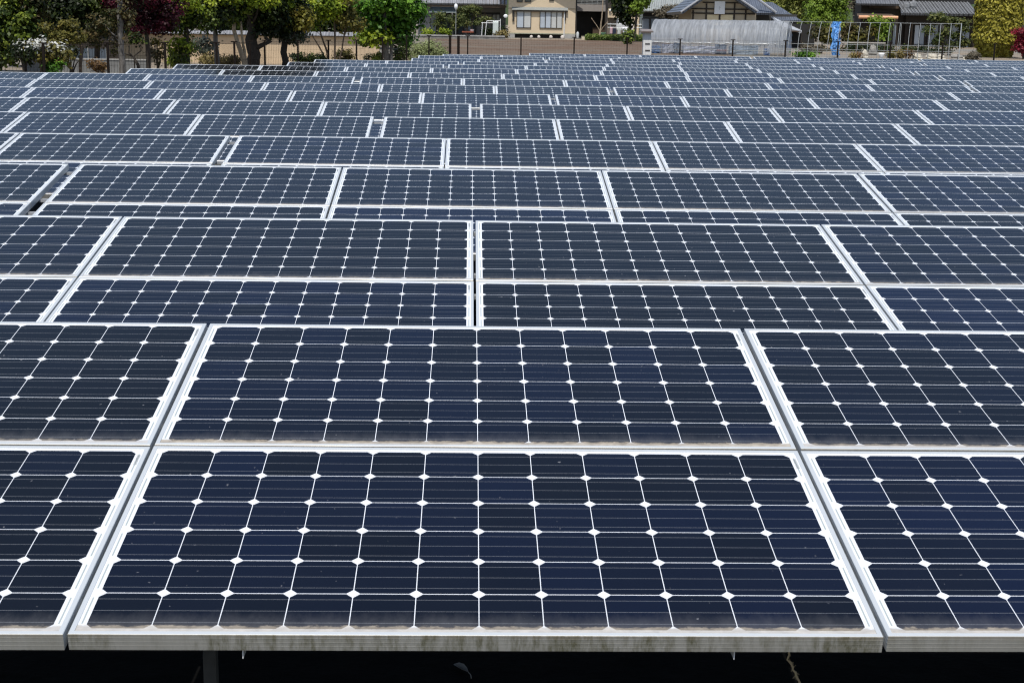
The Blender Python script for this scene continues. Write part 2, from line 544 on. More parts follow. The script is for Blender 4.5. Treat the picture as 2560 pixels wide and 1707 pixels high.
soil = ground_material('tan_soil', (0.16, 0.13, 0.10), (0.30, 0.25, 0.19), 1.5, 0.5, c=(0.20, 0.19, 0.17))
field_m = ground_material('ploughed_soil', (0.105, 0.072, 0.053), (0.155, 0.11, 0.082), 4.0, 1.0, c=(0.15, 0.125, 0.10), cs=0.25)
sheet_m = ground_material('shade_black_sheet', (0.0025, 0.0025, 0.0024), (0.0055, 0.005, 0.0045), 6.0, 0.3, rough=0.9)  # near-black sheet; the shade under the panels is put into its colour
strip('ground', [-400, -60, -20, -8, -3.6, -3.1, -2.6, 0, 20, 60, 400], [-60, 0, 10, 20, 28, 28.5, 35, 42, 48, 55, 60, 66, 72, 80, 88, 95, 105, 140, 200, 400, 900], 0.0, soil)
strip('shade_sheet', [-9.5, 0, 10, 25], [1.5, 10, 20, 31], 0.004, sheet_m)
strip('shade_sheet', [-4.2, 0, 10, 25], [31, 36, 44.5], 0.006, sheet_m)
strip('ploughed_field', [-2.6, 0, 5, 10, 13.2], [56.2, 65, 75, 85, 95, 100.5], 0.004, field_m)

# ------------------------------------------------------------------ solar panels
PW, PD, TH = 1.583, 0.808, 0.036
PITCHX, SLOPE = 1.592, 0.818
ROWY = [4.203, 6.531, 8.862, 11.168, 13.5, 15.817, 18.144, 20.482, 22.896, 25.168, 27.543, 29.969, 32.383, 34.725, 37.221, 39.539, 41.932]
ROWZ = [-0.869, -0.859, -0.847, -0.835, -0.818, -0.806, -0.796, -0.788, -0.778, -0.766, -0.749, -0.738, -0.734, -0.721, -0.706, -0.709, -0.688]
# row, x of the first gap, gaps, first is the left end of a block, last is the right end of a block
RUNS = [(1, -0.766, 2, 0, 0), (2, -1.562, 3, 0, 0), (3, -2.365, 4, 1, 0), (4, -3.421, 2, 0, 1), (4, -1.765, 4, 1, 0), (5, -4.059, 3, 0, 1), (5, -0.787, 4, 1, 0),
        (6, -4.744, 4, 0, 1), (6, 0.114, 4, 1, 0), (7, -5.356, 5, 0, 1), (7, 1.065, 4, 1, 0), (8, -6.006, 6, 0, 1), (8, 2.018, 4, 1, 0), (9, -6.553, 4, 0, 1),
        (9, -1.689, 7, 1, 1), (10, -5.793, 10, 1, 1), (11, -5.48, 10, 1, 1), (12, -3.691, 3, 1, 1), (12, -0.433, 7, 1, 1), (12, 9.193, 2, 1, 0),
        (13, -3.407, 3, 1, 1), (13, -0.14, 7, 1, 1), (13, 9.489, 2, 1, 0), (14, -1.37, 8, 1, 1), (14, 9.834, 3, 1, 0), (15, -1.294, 3, 1, 1), (15, 2.005, 7, 1, 1),
        (15, 11.634, 2, 1, 0), (16, -0.726, 10, 1, 1), (17, 1.703, 5, 1, 1), (17, 8.159, 4, 1, 1), (17, 13.014, 2, 1, 0)]
WIDE = 0.066
EXTRA = [(3, -2.365 - WIDE - PITCHX, 2, 0, 1), (9, -1.689 + 6 * PITCHX + WIDE, 2, 1, 0), (10, -5.793 + 9 * PITCHX + WIDE, 2, 1, 0),
         (11, -5.48 + 9 * PITCHX + WIDE, 2, 1, 0), (16, -0.726 + 9 * PITCHX + WIDE, 2, 1, 0)]


def mitred_frame():
    """aluminium profile swept round the four edges; the lower face carries three fine ribs"""
    b = MB()
    rib = [(0.0, 0.0)]
    for z in (0.009, 0.018, 0.027):
        rib += [(0.0, z - 0.0011), (-0.00016, z - 0.0005), (-0.00016, z + 0.0005), (0.0, z + 0.0011)]
    prof = rib + [(0.0, TH - 0.0012), (0.0012, TH), (0.0105, TH), (0.0105, TH - 0.006), (0.003, TH - 0.006), (0.003, 0.003), (0.028, 0.003), (0.028, 0.0)]
    cs = [(-PW / 2, -PD / 2, 1, 1), (PW / 2, -PD / 2, -1, 1), (PW / 2, PD / 2, -1, -1), (-PW / 2, PD / 2, 1, -1)]
    k = len(prof)
    for (cx, cy, sx, sy) in cs:
        b.v += [(cx + sx * d, cy + sy * d, z) for d, z in prof]
    for c in range(4):
        for i in range(k):
            j = (i + 1) % k; d = (c + 1) % 4
            b.f.append((c * k + i, d * k + i, d * k + j, c * k + j))
    return b


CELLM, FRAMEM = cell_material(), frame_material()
PROTO = {}
ORD = ['zeroth', 'front', 'second', 'third', 'fourth', 'fifth', 'sixth', 'seventh', 'eighth', 'ninth', 'tenth', 'eleventh', 'twelfth', 'thirteenth', 'fourteenth', 'fifteenth', 'sixteenth', 'rearmost']
NTH = ['zeroth', 'first', 'second', 'third', 'fourth', 'fifth', 'sixth', 'seventh', 'eighth', 'ninth', 'tenth', 'eleventh', 'twelfth', 'thirteenth', 'fourteenth', 'fifteenth', 'sixteenth']


def panel_at(loc, label, group):
    if not PROTO:
        root = empty('solar_panel', loc, label, 'solar panel', group)
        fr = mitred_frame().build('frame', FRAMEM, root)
        b = MB().box(-PW / 2 + 0.0035, PW / 2 - 0.0035, -PD / 2 + 0.0035, PD / 2 - 0.0035, TH - 0.0058, TH - 0.0018)
        gl = b.build('cell_sheet', CELLM, root)
        PROTO.update(r=root, f=fr, g=gl)
    else:
        root = PROTO['r'].copy(); C.objects.link(root)
        for k in 'fg':
            c = PROTO[k].copy(); C.objects.link(c); c.parent = root
        tag(root, label, 'solar panel', group)
        root.location = loc
    for c in root.children:
        if c.name.startswith('frame'): c.color = (random.random() ** 2 * 0.6, 0, 0, 1)
    root.rotation_euler = (TILT + random.gauss(0, 0.0012), random.gauss(0, 0.0006), random.gauss(0, 0.0005))
    return root


rows = {}
for (k, x0, n, a, b) in RUNS + EXTRA:
    Y, Z = ROWY[k - 1], HC + ROWZ[k - 1]
    xl = [x0 + i * PITCHX for i in range(n - 1)]
    if not a:
        x = x0 - PITCHX
        while topx((x + PITCHX, Y, Z))[0] > 0: xl.append(x); x -= PITCHX
        if k <= 8: xl.append(x)                        # one more, just out of the frame
    if not b:
        x = x0 + (n - 1) * PITCHX
        while topx((x, Y, Z))[0] < W0: xl.append(x); x += PITCHX
        if k <= 8: xl.append(x)
    rows.setdefault(k, []).extend(xl)
cT, sT = math.cos(TILT), math.sin(TILT)
for k in sorted(rows):
    Y, Z = ROWY[k - 1], HC + ROWZ[k - 1]
    for tier in ['upper', 'lower']:
        off = 0.0 if tier == 'upper' else SLOPE
        ey, ez = Y - off * cT, Z - off * sT            # far top edge of this tier
        cy = ey - (PD / 2) * cT + TH * sT
        cz = ez - (PD / 2) * sT - TH * cT
        xs = sorted(rows[k])
        if tier == 'lower' and k > 5:                  # only what shows through the wide gaps of the row before
            pr_ = sorted(rows[k - 1])
            gaps = [a + PITCHX + WIDE / 2 for a, c in zip(pr_, pr_[1:]) if c - a > PITCHX + 0.03]
            sc_ = (Y - SLOPE) / (ROWY[k - 2] - SLOPE)
            xs = [x for x in xs if any(x - 0.25 < q * sc_ < x + PITCHX + 0.25 for q in gaps)]
        vis = [x for x in xs if topx((x + PITCHX - 0.006, ey - PD * cT, ez - PD * sT))[0] > 0 or topx((x + PITCHX - 0.006, ey, ez))[0] > 0]
        vis = [x for x in vis if topx((x + 0.006, ey, ez))[0] < W0]
        for i, x in enumerate(xs):
            row = ('%s row' % ORD[k]) if k in (1, 17) else '%s row from front' % ORD[k]
            tr = ('%s tier of the ' % tier) if k <= 5 else ''
            if k > 5 and tier == 'lower':
                panel_at((x + PITCHX / 2, cy, cz), 'lower solar panel glimpsed through a gap, %s, %s of these' % (row, NTH[xs.index(x) + 1]), 'solar panels set out in rows'); continue
            if x in vis:
                where = NTH[vis.index(x) + 1] + ' from the left'
            else:
                side = [q for q in xs if q not in vis and (q < 0) == (x < 0)]
                where = '%s past the %s photo edge' % (NTH[(sorted(side, key=abs)).index(x) + 1], 'left' if x < 0 else 'right')
            lab = ('solar panel, %s%s, %s' % (tr, row, where)) if tr else 'solar panel in the %s, %s' % (row, where)
            r_ = panel_at((x + PITCHX / 2 + random.gauss(0, 0.0012), cy, cz), lab, 'solar panels set out in rows')
            if k == 1 and tier == 'lower' and abs(x + 0.766) < 3.0:
                for c in r_.children:
                    if c.name.startswith('frame'): c.color = ((1.0 if abs(x + 0.766) < 0.1 else (0.05 if x < 0 else 0.35)), 0, 0, 1)

# ------------------------------------------------------------------ racks under the panels
LEGM = plain('dark_post', (0.05, 0.048, 0.045), 0.8, 0.3, 12)  # legs darker than the galvanised purlins
RACK = plain('galvanised_steel', (0.42, 0.43, 0.44), 0.45, 0.15, 12, metal=0.3)
for k in sorted(rows):
    Y, Z = ROWY[k - 1], HC + ROWZ[k - 1]
    xa, xb = min(rows[k]), max(rows[k]) + PITCHX
    g = gz(Y)
    root = empty('panel_rack', ((xa + xb) / 2, Y - 0.8, g), 'steel rack holding up the %s row of solar panels' % ORD[k], 'rack', 'racks under the rows of panels')
    o = Vector(root.location)
    for sl in (0.05, 0.62, 0.87, 1.46):
        b = MB()
        yy, zz = Y - sl * cT + (TH + 0.002) * sT - o.y, Z - sl * sT - (TH + 0.002) * cT - o.z
        b.box(xa + 0.02 - o.x, xb - 0.02 - o.x, yy - 0.02, yy + 0.02, zz - 0.017, zz - 0.001)
        b.build('purlin', RACK, root)
    n = max(2, int((xb - xa) / 2.4))
    ph = 0.0
    if k == 1:
        ph = atY(527, 1660, ROWY[0] - 1.15 * cT).x
    for i in range(n + 1):
        x = xa + 0.25 + (xb - xa - 0.5) * i / n
        if k == 1: x = ph + (i - 1) * 2.4
        if k > 1 and any(x + 0.03 > q + PITCHX - 0.2 and x - 0.03 < q + PITCHX + 0.3 for q in rows[k] if all(abs(q + PITCHX - r) > 0.03 for r in rows[k])): x += 0.6
        for sl, nm in ((1.15, 'leg'), (0.25, 'leg')):
            yy = Y - sl * cT; zz = Z - sl * sT - TH - 0.05
            b = MB().box(x - 0.0145 - o.x, x + 0.0145 - o.x, yy - 0.0145 - o.y, yy + 0.0145 - o.y, -0.03, zz - o.z)
            b.build(nm, LEGM, root)
    if k == 1:
        yb = Y - 1.60 * cT
        for px in (596, 1818):
            x = atY(px, 1650, yb).x; zt = Z - 1.60 * sT - TH
            b = MB().box(x - 0.012 - o.x, x + 0.012 - o.x, yb - o.y - 0.012, yb - o.y + 0.02, zt - 0.004 - o.z, zt - 0.001 - o.z)
            b.box(x + 0.010 - o.x, x + 0.012 - o.x, yb - o.y - 0.012, yb - o.y + 0.02, zt - 0.025 - o.z, zt - 0.0042 - o.z)
            b.build('clip', plain('clip_steel', (0.6, 0.6, 0.6), 0.4, 0.1), root)

# a frayed cord hanging under the front row, and a dry leaf on the sheet
cy0 = 2.85
top = atY(1968, 1630, cy0); pts = [top + Vector((0, 0, 0.03))]
for (px, py) in ((1972, 1648), (1984, 1672), (1996, 1700), (2006, 1730)): pts.append(atY(px, py, cy0))
root = empty('cord', pts[-1], 'frayed tan cord hanging below the front row of panels', 'cord')
o = Vector(root.location)
b = MB(); q = []
for a, c in zip(pts, pts[1:]):
    for i in range(4): q.append(a.lerp(c, i / 4) - o + Vector((random.gauss(0, 0.0012), random.gauss(0, 0.0012), 0)))
b.tube(q, [0.0018 + 0.0012 * random.random() for _ in q], 5)
for i in range(40):
    p = random.choice(q); b.tube([p, p + Vector((random.gauss(0, 0.004), random.gauss(0, 0.004), random.gauss(0, 0.004)))], 0.0005, 3)
b.build('strand', plain('tan_fibre', (0.42, 0.33, 0.20), 0.95, 0.3), root)
p = atD(1155, 1674, 3.56)
t_ = CAM + (p - CAM) * ((HC - 0.02) / (HC - p.z))
b = MB()
L = [(-0.034, 0.0), (-0.026, 0.010), (-0.008, 0.013), (0.012, 0.008), (0.028, 0.0), (0.012, -0.008), (-0.008, -0.012), (-0.026, -0.009)]
b.v = [(x, y, 0.004 + 0.006 * abs(y) / 0.013) for x, y in L] + [(-0.034, 0, 0.003), (0, 0, 0.0), (0.028, 0, 0.003)]
b.f = [(0, 9, 2, 1), (9, 10, 3, 2), (10, 4, 3), (0, 7, 6, 9), (9, 6, 5, 10), (10, 5, 4)]
b.tube([(0.028, 0, 0.002), (0.045, -0.006, 0.004), (0.06, -0.016, 0.002)], 0.0012, 4)
lf = b.build('fallen_leaf', plain('dry_leaf', (0.22, 0.21, 0.20), 0.8, 0.3, 30))
lf.location = (t_.x, t_.y, gz(t_.y, t_.x) + 0.006); lf.rotation_euler = (0, 0, -0.9)
tag(lf, 'single pale dry leaf lying on the dark ground under the front panels', 'leaf')

# ------------------------------------------------------------------ fences
FENCE = plain('dark_brown_fence_paint', (0.012, 0.008, 0.006), 0.7, 0.2, spec=0.15)


def fence(label, posts, group, h=1.12, thick=0.05, wr=0.0020):
    o = Vector((posts[0][0], posts[0][1], gz(posts[0][1], posts[0][0])))
    root = empty('mesh_fence', o, label, 'fence', group)
    m = MB()
    for (x, y) in posts:
        z = gz(y, x) - o.z
        b = MB().box(x - thick / 2 - o.x, x + thick / 2 - o.x, y - thick / 2 - o.y, y + thick / 2 - o.y, z - 0.03, z + h)
        b.box(x - 0.085 - o.x, x + 0.085 - o.x, y - 0.03 - o.y, y + 0.03 - o.y, z + h + 0.001, z + h + 0.03)
        b.build('post', FENCE, root)
    for (p, q) in zip(posts, posts[1:]):
        p, q = Vector((p[0], p[1], gz(p[1], p[0]))) - o, Vector((q[0], q[1], gz(q[1], q[0]))) - o
        L = (q - p).length; d = (q - p) / L
        n = max(2, int(L / 0.10))
        for i in range(1, n):
            c = p + d * (L * i / n)
            m.box(c.x - wr, c.x + wr, c.y - wr, c.y + wr, c.z + 0.06, c.z + h - 0.02)
        for hz in [0.06, 0.25, 0.45, 0.65, 0.85, h - 0.02]:
            m.tube([p + Vector((0, 0, hz)), q + Vector((0, 0, hz))], wr * 1.3 if hz < h - 0.05 else wr * 2.2, 4, False)
    m.build('wire_mesh', FENCE, root)


s1 = [(-8.79 + 0.878 * n, 30.502 + 1.797 * n) for n in range(-4, 4)]
s2 = [(-5.906 + 0.738 * n, 42.494 + 1.859 * n) for n in range(0, 8)]
mid = [(-6.155 + 0.249 * f, 35.893 + 6.60 * f) for f in (0.0, 0.33, 0.66, 1.0)]
fence('dark wire mesh fence with T-topped posts in front of the trees', s1 + mid[1:-1] + s2, 'wire mesh fences round the panels')
fence('dark wire mesh fence along the far side of the panels, before the brown field', [(-0.066 + 2 * n, 55.02 + 0.0088 * n) for n in range(0, 15)], 'wire mesh fences round the panels', wr=0.0011)
for px in (1125, 1146):
    p = atD(px, 130, 55.2)
    root = empty('gate_post', (p.x, p.y, gz(p.y, p.x)), 'thick dark gate post in front of the brown field, %s of the pair' % ('left' if px < 1135 else 'right'), 'post', 'pair of thick posts at the fence corner')
    b = MB().box(-0.05, 0.05, -0.05, 0.05, -0.03, 1.10); b.build('shaft', FENCE, root)
    MB().box(-0.055, 0.055, -0.055, 0.055, 1.101, 1.12).build('cap', FENCE, root)


# ------------------------------------------------------------------ things that face the camera, laid out from photo pixels at a depth D
class Site:
    def __init__(s, name, label, cat, D, pxc, group=None, z=None):
        s.D = D
        p = atD(pxc, 90, D)
        s.o = Vector((p.x, p.y, gz(p.y, p.x) if z is None else z))
        s.root = empty(name, s.o, label, cat, group, -YAW)

    def loc(s, px, py, v=0.0):                    # pixel -> local (u, v, w) on the plane D + v
        p = atD(px, py, s.D + v) - s.o
        return Vector((p.dot(R0), p.dot(FH), p.z))

    def rect(s, x0, y0, x1, y1, v=0.0):
        xm, ym = (x0 + x1) / 2, (y0 + y1) / 2
        return s.loc(x0, ym, v).x, s.loc(x1, ym, v).x, s.loc(xm, y1, v).z, s.loc(xm, y0, v).z

    def box(s, name, mat, x0, y0, x1, y1, v0, v1, parent=None, ground=False, mb=None):
        u0, u1, w0, w1 = s.rect(x0, y0, x1, y1, v0)
        if ground: w0 = -0.05
        b = mb or MB()
        b.box(u0, u1, v0, v1, w0, w1)
        return b if mb else b.build(name, mat, parent or s.root)

    def poly(s, name, mat, pts, v, thick, parent=None):
        """outline in pixels (at depth v), given real thickness backwards"""
        P = [s.loc(a, b, v) for a, b in pts]
        b = MB(); n = len(P)
        b.v = [tuple(p) for p in P] + [(p.x, p.y + thick, p.z) for p in P]
        b.f = [tuple(range(n)), tuple(range(2 * n - 1, n - 1, -1))] + [(i, i + n, (i + 1) % n + n, (i + 1) % n) for i in range(n)]
        return b.build(name, mat, parent or s.root)

    def slab(s, name, mat, a, b_, c, d, t, parent=None):
        """roof slab through four local points, thickness t downwards"""
        q = [Vector(a), Vector(b_), Vector(c), Vector(d)]
        nrm = (q[1] - q[0]).cross(q[3] - q[0]).normalized()
        if nrm.z < 0: nrm = -nrm
        m = MB(); m.v = [tuple(p) for p in q] + [tuple(p - nrm * t) for p in q]
        m.f = [(0, 1, 2, 3), (7, 6, 5, 4)] + [(i, i + 4, (i + 1) % 4 + 4, (i + 1) % 4) for i in range(4)]
        return m.build(name, mat, parent or s.root)

    def window(s, x0, y0, x1, y1, v, panes, frame, glass, name='window', bars=True):
        u0, u1, w0, w1 = s.rect(x0, y0, x1, y1, v)
        f = 0.05
        b = MB()
        b.box(u0, u1, v - 0.05, v + 0.02, w0, w0 + f).box(u0, u1, v - 0.05, v + 0.02, w1 - f, w1)
        b.box(u0, u0 + f, v - 0.048, v + 0.02, w0 + f, w1 - f).box(u1 - f, u1, v - 0.048, v + 0.02, w0 + f, w1 - f)
        for i in range(1, panes):
            x = u0 + (u1 - u0) * i / panes
            b.box(x - 0.03, x + 0.03, v - 0.046, v + 0.02, w0 + f, w1 - f)
        fr = b.build(name, frame, s.root)
        for i in range(panes):
            a = u0 + (u1 - u0) * i / panes + 0.03; c = u0 + (u1 - u0) * (i + 1) / panes - 0.03
            g = glass[i % len(glass)]
            dv = 0.0 if i % 2 else 0.012
            MB().box(max(a, u0 + f), min(c, u1 - f), v - 0.02 + dv, v - 0.012 + dv, w0 + f, w1 - f).build('pane', g, fr)
        return fr


def glassy(name, col, rough=0.12):
    return plain(name, col, rough, 0.12, 1.2, spec=0.8)


plaster_beige = plain('beige_render', (0.62, 0.50, 0.345), 0.85, 0.06, 1.5)
plaster_grey = plain('grey_plaster', (0.22, 0.215, 0.21), 0.85, 0.15, 1.5)
wood_dark = plain('dark_timber', (0.030, 0.022, 0.016), 0.7, 0.3, 4, stretch=(1, 1, 6))
wood_brown = plain('brown_timber', (0.075, 0.050, 0.032), 0.7, 0.3, 4, stretch=(1, 1, 6))
shade_dark = plain('shade_dark_fill', (0.018, 0.017, 0.016), 0.8, 0.3)  # near-black of dark walls; also stands in for shade in gaps, under eaves
conc = plain('pale_concrete', (0.36, 0.35, 0.33), 0.9, 0.2, 3)
conc_dark = plain('shaded_stone', (0.19, 0.18, 0.165), 0.95, 0.35, 4, bump=0.5)
white_paint = plain('white_paint', (0.78, 0.78, 0.77), 0.5, 0.06)
steel_grey = plain('grey_pipe', (0.36, 0.37, 0.36), 0.4, 0.1, metal=0.2)
tile_grey = tile_mat('grey_roof_tiles', (0.24, 0.24, 0.25), 0.27)
tile_dark = tile_mat('charcoal_roof_tiles', (0.13, 0.135, 0.145), 0.32)
tile_blue = tile_mat('slate_blue_roof_tiles', (0.105, 0.12, 0.15), 0.30)
tile_pale = tile_mat('pale_grey_green_roof_tiles', (0.30, 0.32, 0.31), 0.30)
bronze = plain('bronze_sash', (0.05, 0.045, 0.04), 0.4, 0.1, metal=0.4)
g_blue = glassy('blue_grey_curtained_glass', (0.24, 0.29, 0.35))
g_pale = glassy('pale_curtained_glass', (0.42, 0.47, 0.53))
g_white = glassy('white_curtained_glass', (0.50, 0.51, 0.50))
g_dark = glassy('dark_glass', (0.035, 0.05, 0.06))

# --- long beige garden wall behind the trees
S = Site('garden_wall', 'long low beige garden wall with grey tiled coping behind the trees', 'wall', 62.0, 640)
S.box('wall_face', plain('sandy_render', (0.58, 0.44, 0.29), 0.9, 0.10, 1.2), 306, 88, 948, 150, 0.0, 0.16, ground=True)
u0, u1, w0, w1 = S.rect(304, 81, 950, 88, 0)
S.slab('coping', tile_grey, (u0, -0.18, w0 + 0.02), (u1, -0.18, w0 + 0.02), (u1, 0.08, w1 + 0.06), (u0, 0.08, w1 + 0.06), 0.03)
MB().box(u0, u1, -0.12, 0.28, w0 - 0.02, w0 + 0.012).build('soffit', wood_dark, S.root)

# --- low stone retaining edge above the field
S = Site('stone_edging', 'low stone edging between the field and the tiled house', 'wall', 99.0, 1120)
S.box('kerb_face', conc_dark, 985, 91, 1262, 101, 0.0, 0.5, ground=True)
S.box('kerb_top', conc, 985, 88, 1262, 91, -0.03, 0.6)  # top paler than the face: sun and shade put into the colours

# --- tiled house on the left
S = Site('tiled_house', 'grey tile-roofed house with a shaded veranda behind clipped pines', 'house', 108.0, 1155)
S.box('wall', plaster_grey, 1044, 12, 1262, 88, 1.6, 7.5, ground=True)
S.box('side_wall', plaster_grey, 1046, 14, 1076, 88, 0.2, 1.6, ground=True)
u0, u1, w0, w1 = S.rect(1036, 9, 1268, 12, -1.0)
S.slab('roof', tile_grey, (u0, -1.0, w1), (u1, -1.0, w1), (u1, 5.0, w1 + 3.0), (u0, 5.0, w1 + 3.0), 0.10)
MB().box(u0 + 0.05, u1 - 0.05, -0.9, -0.82, w1 - 0.26, w1 - 0.11).build('fascia', wood_brown, S.root)
a0, a1, b0, b1 = S.rect(1074, 20, 1140, 31, -0.4)
S.slab('porch_roof', plain('grey_green_sheet', (0.27, 0.31, 0.29), 0.6, 0.1), (a0, -0.8, b0), (a1, -0.8, b0), (a1, 1.5, b1 + 0.3), (a0, 1.5, b1 + 0.3), 0.06)
for px in (1128, 1168, 1212):
    S.box('post', wood_brown, px - 1.5, 30, px + 1.5, 88, 0.0, 0.1, ground=True)
S.box('shutter_box', plaster_grey, 1054, 44, 1075, 84, 0.0, 0.18)
S.window(1075, 34, 1089, 84, 0.6, 2, steel_grey, [g_pale, g_blue])
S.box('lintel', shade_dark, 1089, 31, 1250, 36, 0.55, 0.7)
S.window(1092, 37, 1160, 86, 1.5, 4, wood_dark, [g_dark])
S.window(1168, 40, 1190, 84, 1.5, 2, wood_dark, [g_blue, g_dark])
S.window(1230, 34, 1250, 70, 1.5, 2, wood_dark, [g_blue])

# --- beige two-storey house
S = Site('beige_house', 'beige two-storey house with two curtained windows under one long awning', 'house', 105.0, 1354)
S.box('wall', plaster_beige, 1271, -40, 1439, 86, 0.0, 7.0)
u0, u1, w0, w1 = S.rect(1271, -40, 1439, 86, 0.0)
um = (u0 + u1) / 2
b = MB(); b.v = [(u0, 0.02, w1), (u1, 0.02, w1), (um, 0.02, w1 + 1.35), (u0, 6.98, w1), (u1, 6.98, w1), (um, 6.98, w1 + 1.35)]
b.f = [(0, 1, 2), (5, 4, 3), (0, 2, 5, 3), (1, 4, 5, 2)]
b.build('gable', plaster_beige, S.root)
S.slab('roof', tile_grey, (um, -0.95, w1 + 1.52), (um, 7.4, w1 + 1.52), (u1 + 0.75, 7.4, w1 - 0.22), (u1 + 0.75, -0.95, w1 - 0.22), 0.14)
S.slab('roof', tile_grey, (um, -0.95, w1 + 1.52), (um, 7.4, w1 + 1.52), (u0 - 0.75, 7.4, w1 - 0.22), (u0 - 0.75, -0.95, w1 - 0.22), 0.14)
fd = S.box('underfloor_shade', shade_dark, 1286, 86, 1411, 97, 0.25, 6.5, ground=True)  # dark box stands in for the shaded gap under the floor
S.box('footing', conc, 1270, 86.5, 1287, 96, -0.04, 1.2, ground=True)
S.box('footing', conc, 1411, 86.5, 1438, 96, -0.04, 1.2, ground=True)
S.box('sill_band', plain('green_grey_trim', (0.33, 0.33, 0.24), 0.7), 1271, 83.5, 1439, 86, -0.03, -0.002)
S.box('belt_course', plain('tan_trim', (0.38, 0.30, 0.19), 0.7), 1421, 22, 1439, 24, -0.03, -0.002)
S.box('belt_course', plain('tan_trim', (0.38, 0.30, 0.19), 0.7), 1271, 20, 1280, 22, -0.03, -0.002)
a0, a1, b0, b1 = S.rect(1280, 20, 1420, 26, -0.2)
S.slab('awning', plain('awning_sheet', (0.20, 0.21, 0.20), 0.6, 0.1), (a0, -0.20, b0), (a1, -0.20, b0), (a1, 0.0, b1 + 0.03), (a0, 0.0, b1 + 0.03), 0.05)
MB().box(a0, a1, -0.17, -0.01, b0 - 0.12, b0 - 0.06).build('awning_soffit', wood_dark, S.root)
S.box('bracket', bronze, 1281, 27, 1286, 54, -0.10, -0.002)
S.box('bracket', bronze, 1411, 27, 1415, 52, -0.10, -0.002)
S.window(1291, 28, 1328, 71, -0.01, 2, bronze, [g_pale, g_white])
S.window(1349, 28, 1406, 72, -0.01, 4, bronze, [g_pale, g_pale, g_white, g_white])
S.window(1292, -24, 1307, 6.5, -0.01, 1, bronze, [g_dark])
S.window(1312, -24, 1328, 6.5, -0.01, 1, bronze, [g_dark])
S.window(1373, -16, 1385, 3, -0.01, 1, bronze, [g_dark], name='vent_window')
u, _, wl, wh = S.rect(1410.5, 28, 1412, 95, -0.06)
b = MB().tube([(u, -0.07, wl), (u, -0.07, wh)], 0.035, 8); b.build('downpipe', white_paint, S.root)
u, _, wl, wh = S.rect(1440, -30, 1441, 88, -0.06)
b = MB().tube([(u + 0.03, 0.1, wl), (u + 0.03, 0.1, wh)], 0.05, 8); b.build('downpipe', bronze, S.root)

# --- dark balcony house and its beige annex
S = Site('balcony_house', 'dark house with a grey upstairs balcony beside the beige house', 'house', 113.0, 1480)
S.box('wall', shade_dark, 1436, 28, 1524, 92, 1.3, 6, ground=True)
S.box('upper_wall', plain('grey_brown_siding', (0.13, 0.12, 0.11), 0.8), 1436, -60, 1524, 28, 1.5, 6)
S.box('balcony', plain('grey_balcony_sheet', (0.30, 0.275, 0.255), 0.7, 0.1), 1441, 12, 1519, 29, 0.0, 1.3)
b = MB()
for y in (2, 6, 10): S.box('', None, 1441, y - 0.6, 1519, y + 0.6, 0.0, 0.04, mb=b)
for x in range(1441, 1520, 13): S.box('', None, x, 0, x + 1, 12, 0.005, 0.035, mb=b)
b.build('railing', steel_grey, S.root)
S.window(1450, -30, 1490, 2, 1.45, 2, bronze, [g_dark, g_blue])
S.box('post', wood_brown, 1515, 29, 1519, 92, 0.2, 0.4, ground=True)
S.box('plank_wall', wood_brown, 1482, 70, 1514, 88, 0.6, 1.1, ground=True)
u0, u1, w0, w1 = S.rect(1430, -62, 1530, -60, 0.5)
S.slab('roof', tile_grey, (u0, -0.6, w1), (u1, -0.6, w1), (u1, 4, w1 + 2), (u0, 4, w1 + 2), 0.12)

S = Site('annex', 'small beige and brown annex behind the laundry poles', 'house', 110.0, 1558)
S.box('wall', plain('weathered_brown_boards', (0.15, 0.125, 0.10), 0.85, 0.25, 4, stretch=(6, 1, 1)), 1519, -30, 1600, 90, 0.3, 5, ground=True)
S.box('wall_band', plaster_beige, 1520, 21, 1545, 45, 0.0, 0.298)
S.box('wall_panel', plaster_beige, 1574, 44, 1597, 88, 0.0, 0.298, ground=True)
S.box('shutter', plain('pale_grey_shutter', (0.55, 0.57, 0.58), 0.6), 1541, 47, 1571, 68, 0.2, 0.297)
u0, u1, w0, w1 = S.rect(1515, -32, 1604, -30, 0)
S.slab('roof', tile_grey, (u0, -0.5, w1), (u1, -0.5, w1), (u1, 4, w1 + 2), (u0, 4, w1 + 2), 0.12)
u, _, wl, _2 = S.rect(1525, 25, 1526, 29, -0.1)
MB().ball((u, -0.08, wl + 0.06), 0.09).build('lamp', white_paint, S.root, True)

# --- grey-roofed house behind the dry shrub
S = Site('grey_roof_house', 'blue-grey house with a pale tiled roof behind the white cabinet', 'house', 120.0, 1650)
S.box('wall', plain('blue_grey_siding', (0.17, 0.20, 0.215), 0.8), 1598, 31, 1736, 92, 1.0, 7, ground=True)
u0, u1, w0, w1 = S.rect(1606, 28, 1700, 31, 0.0)
v0, v1, z0, z1 = S.rect(1632, -40, 1700, -38, 3.0)
S.slab('roof', tile_pale, (u0, 0.0, w1), (u1 + 1.5, 0.0, w1), (u1 + 1.5, 4.0, w1 + 2.6), (u0 + 0.9, 4.0, w1 + 2.6), 0.14)
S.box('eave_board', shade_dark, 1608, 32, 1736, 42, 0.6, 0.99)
S.window(1604, 46, 1624, 80, 0.95, 1, bronze, [g_blue])
S.window(1626, 46, 1660, 80, 0.95, 2, bronze, [g_blue, g_dark])

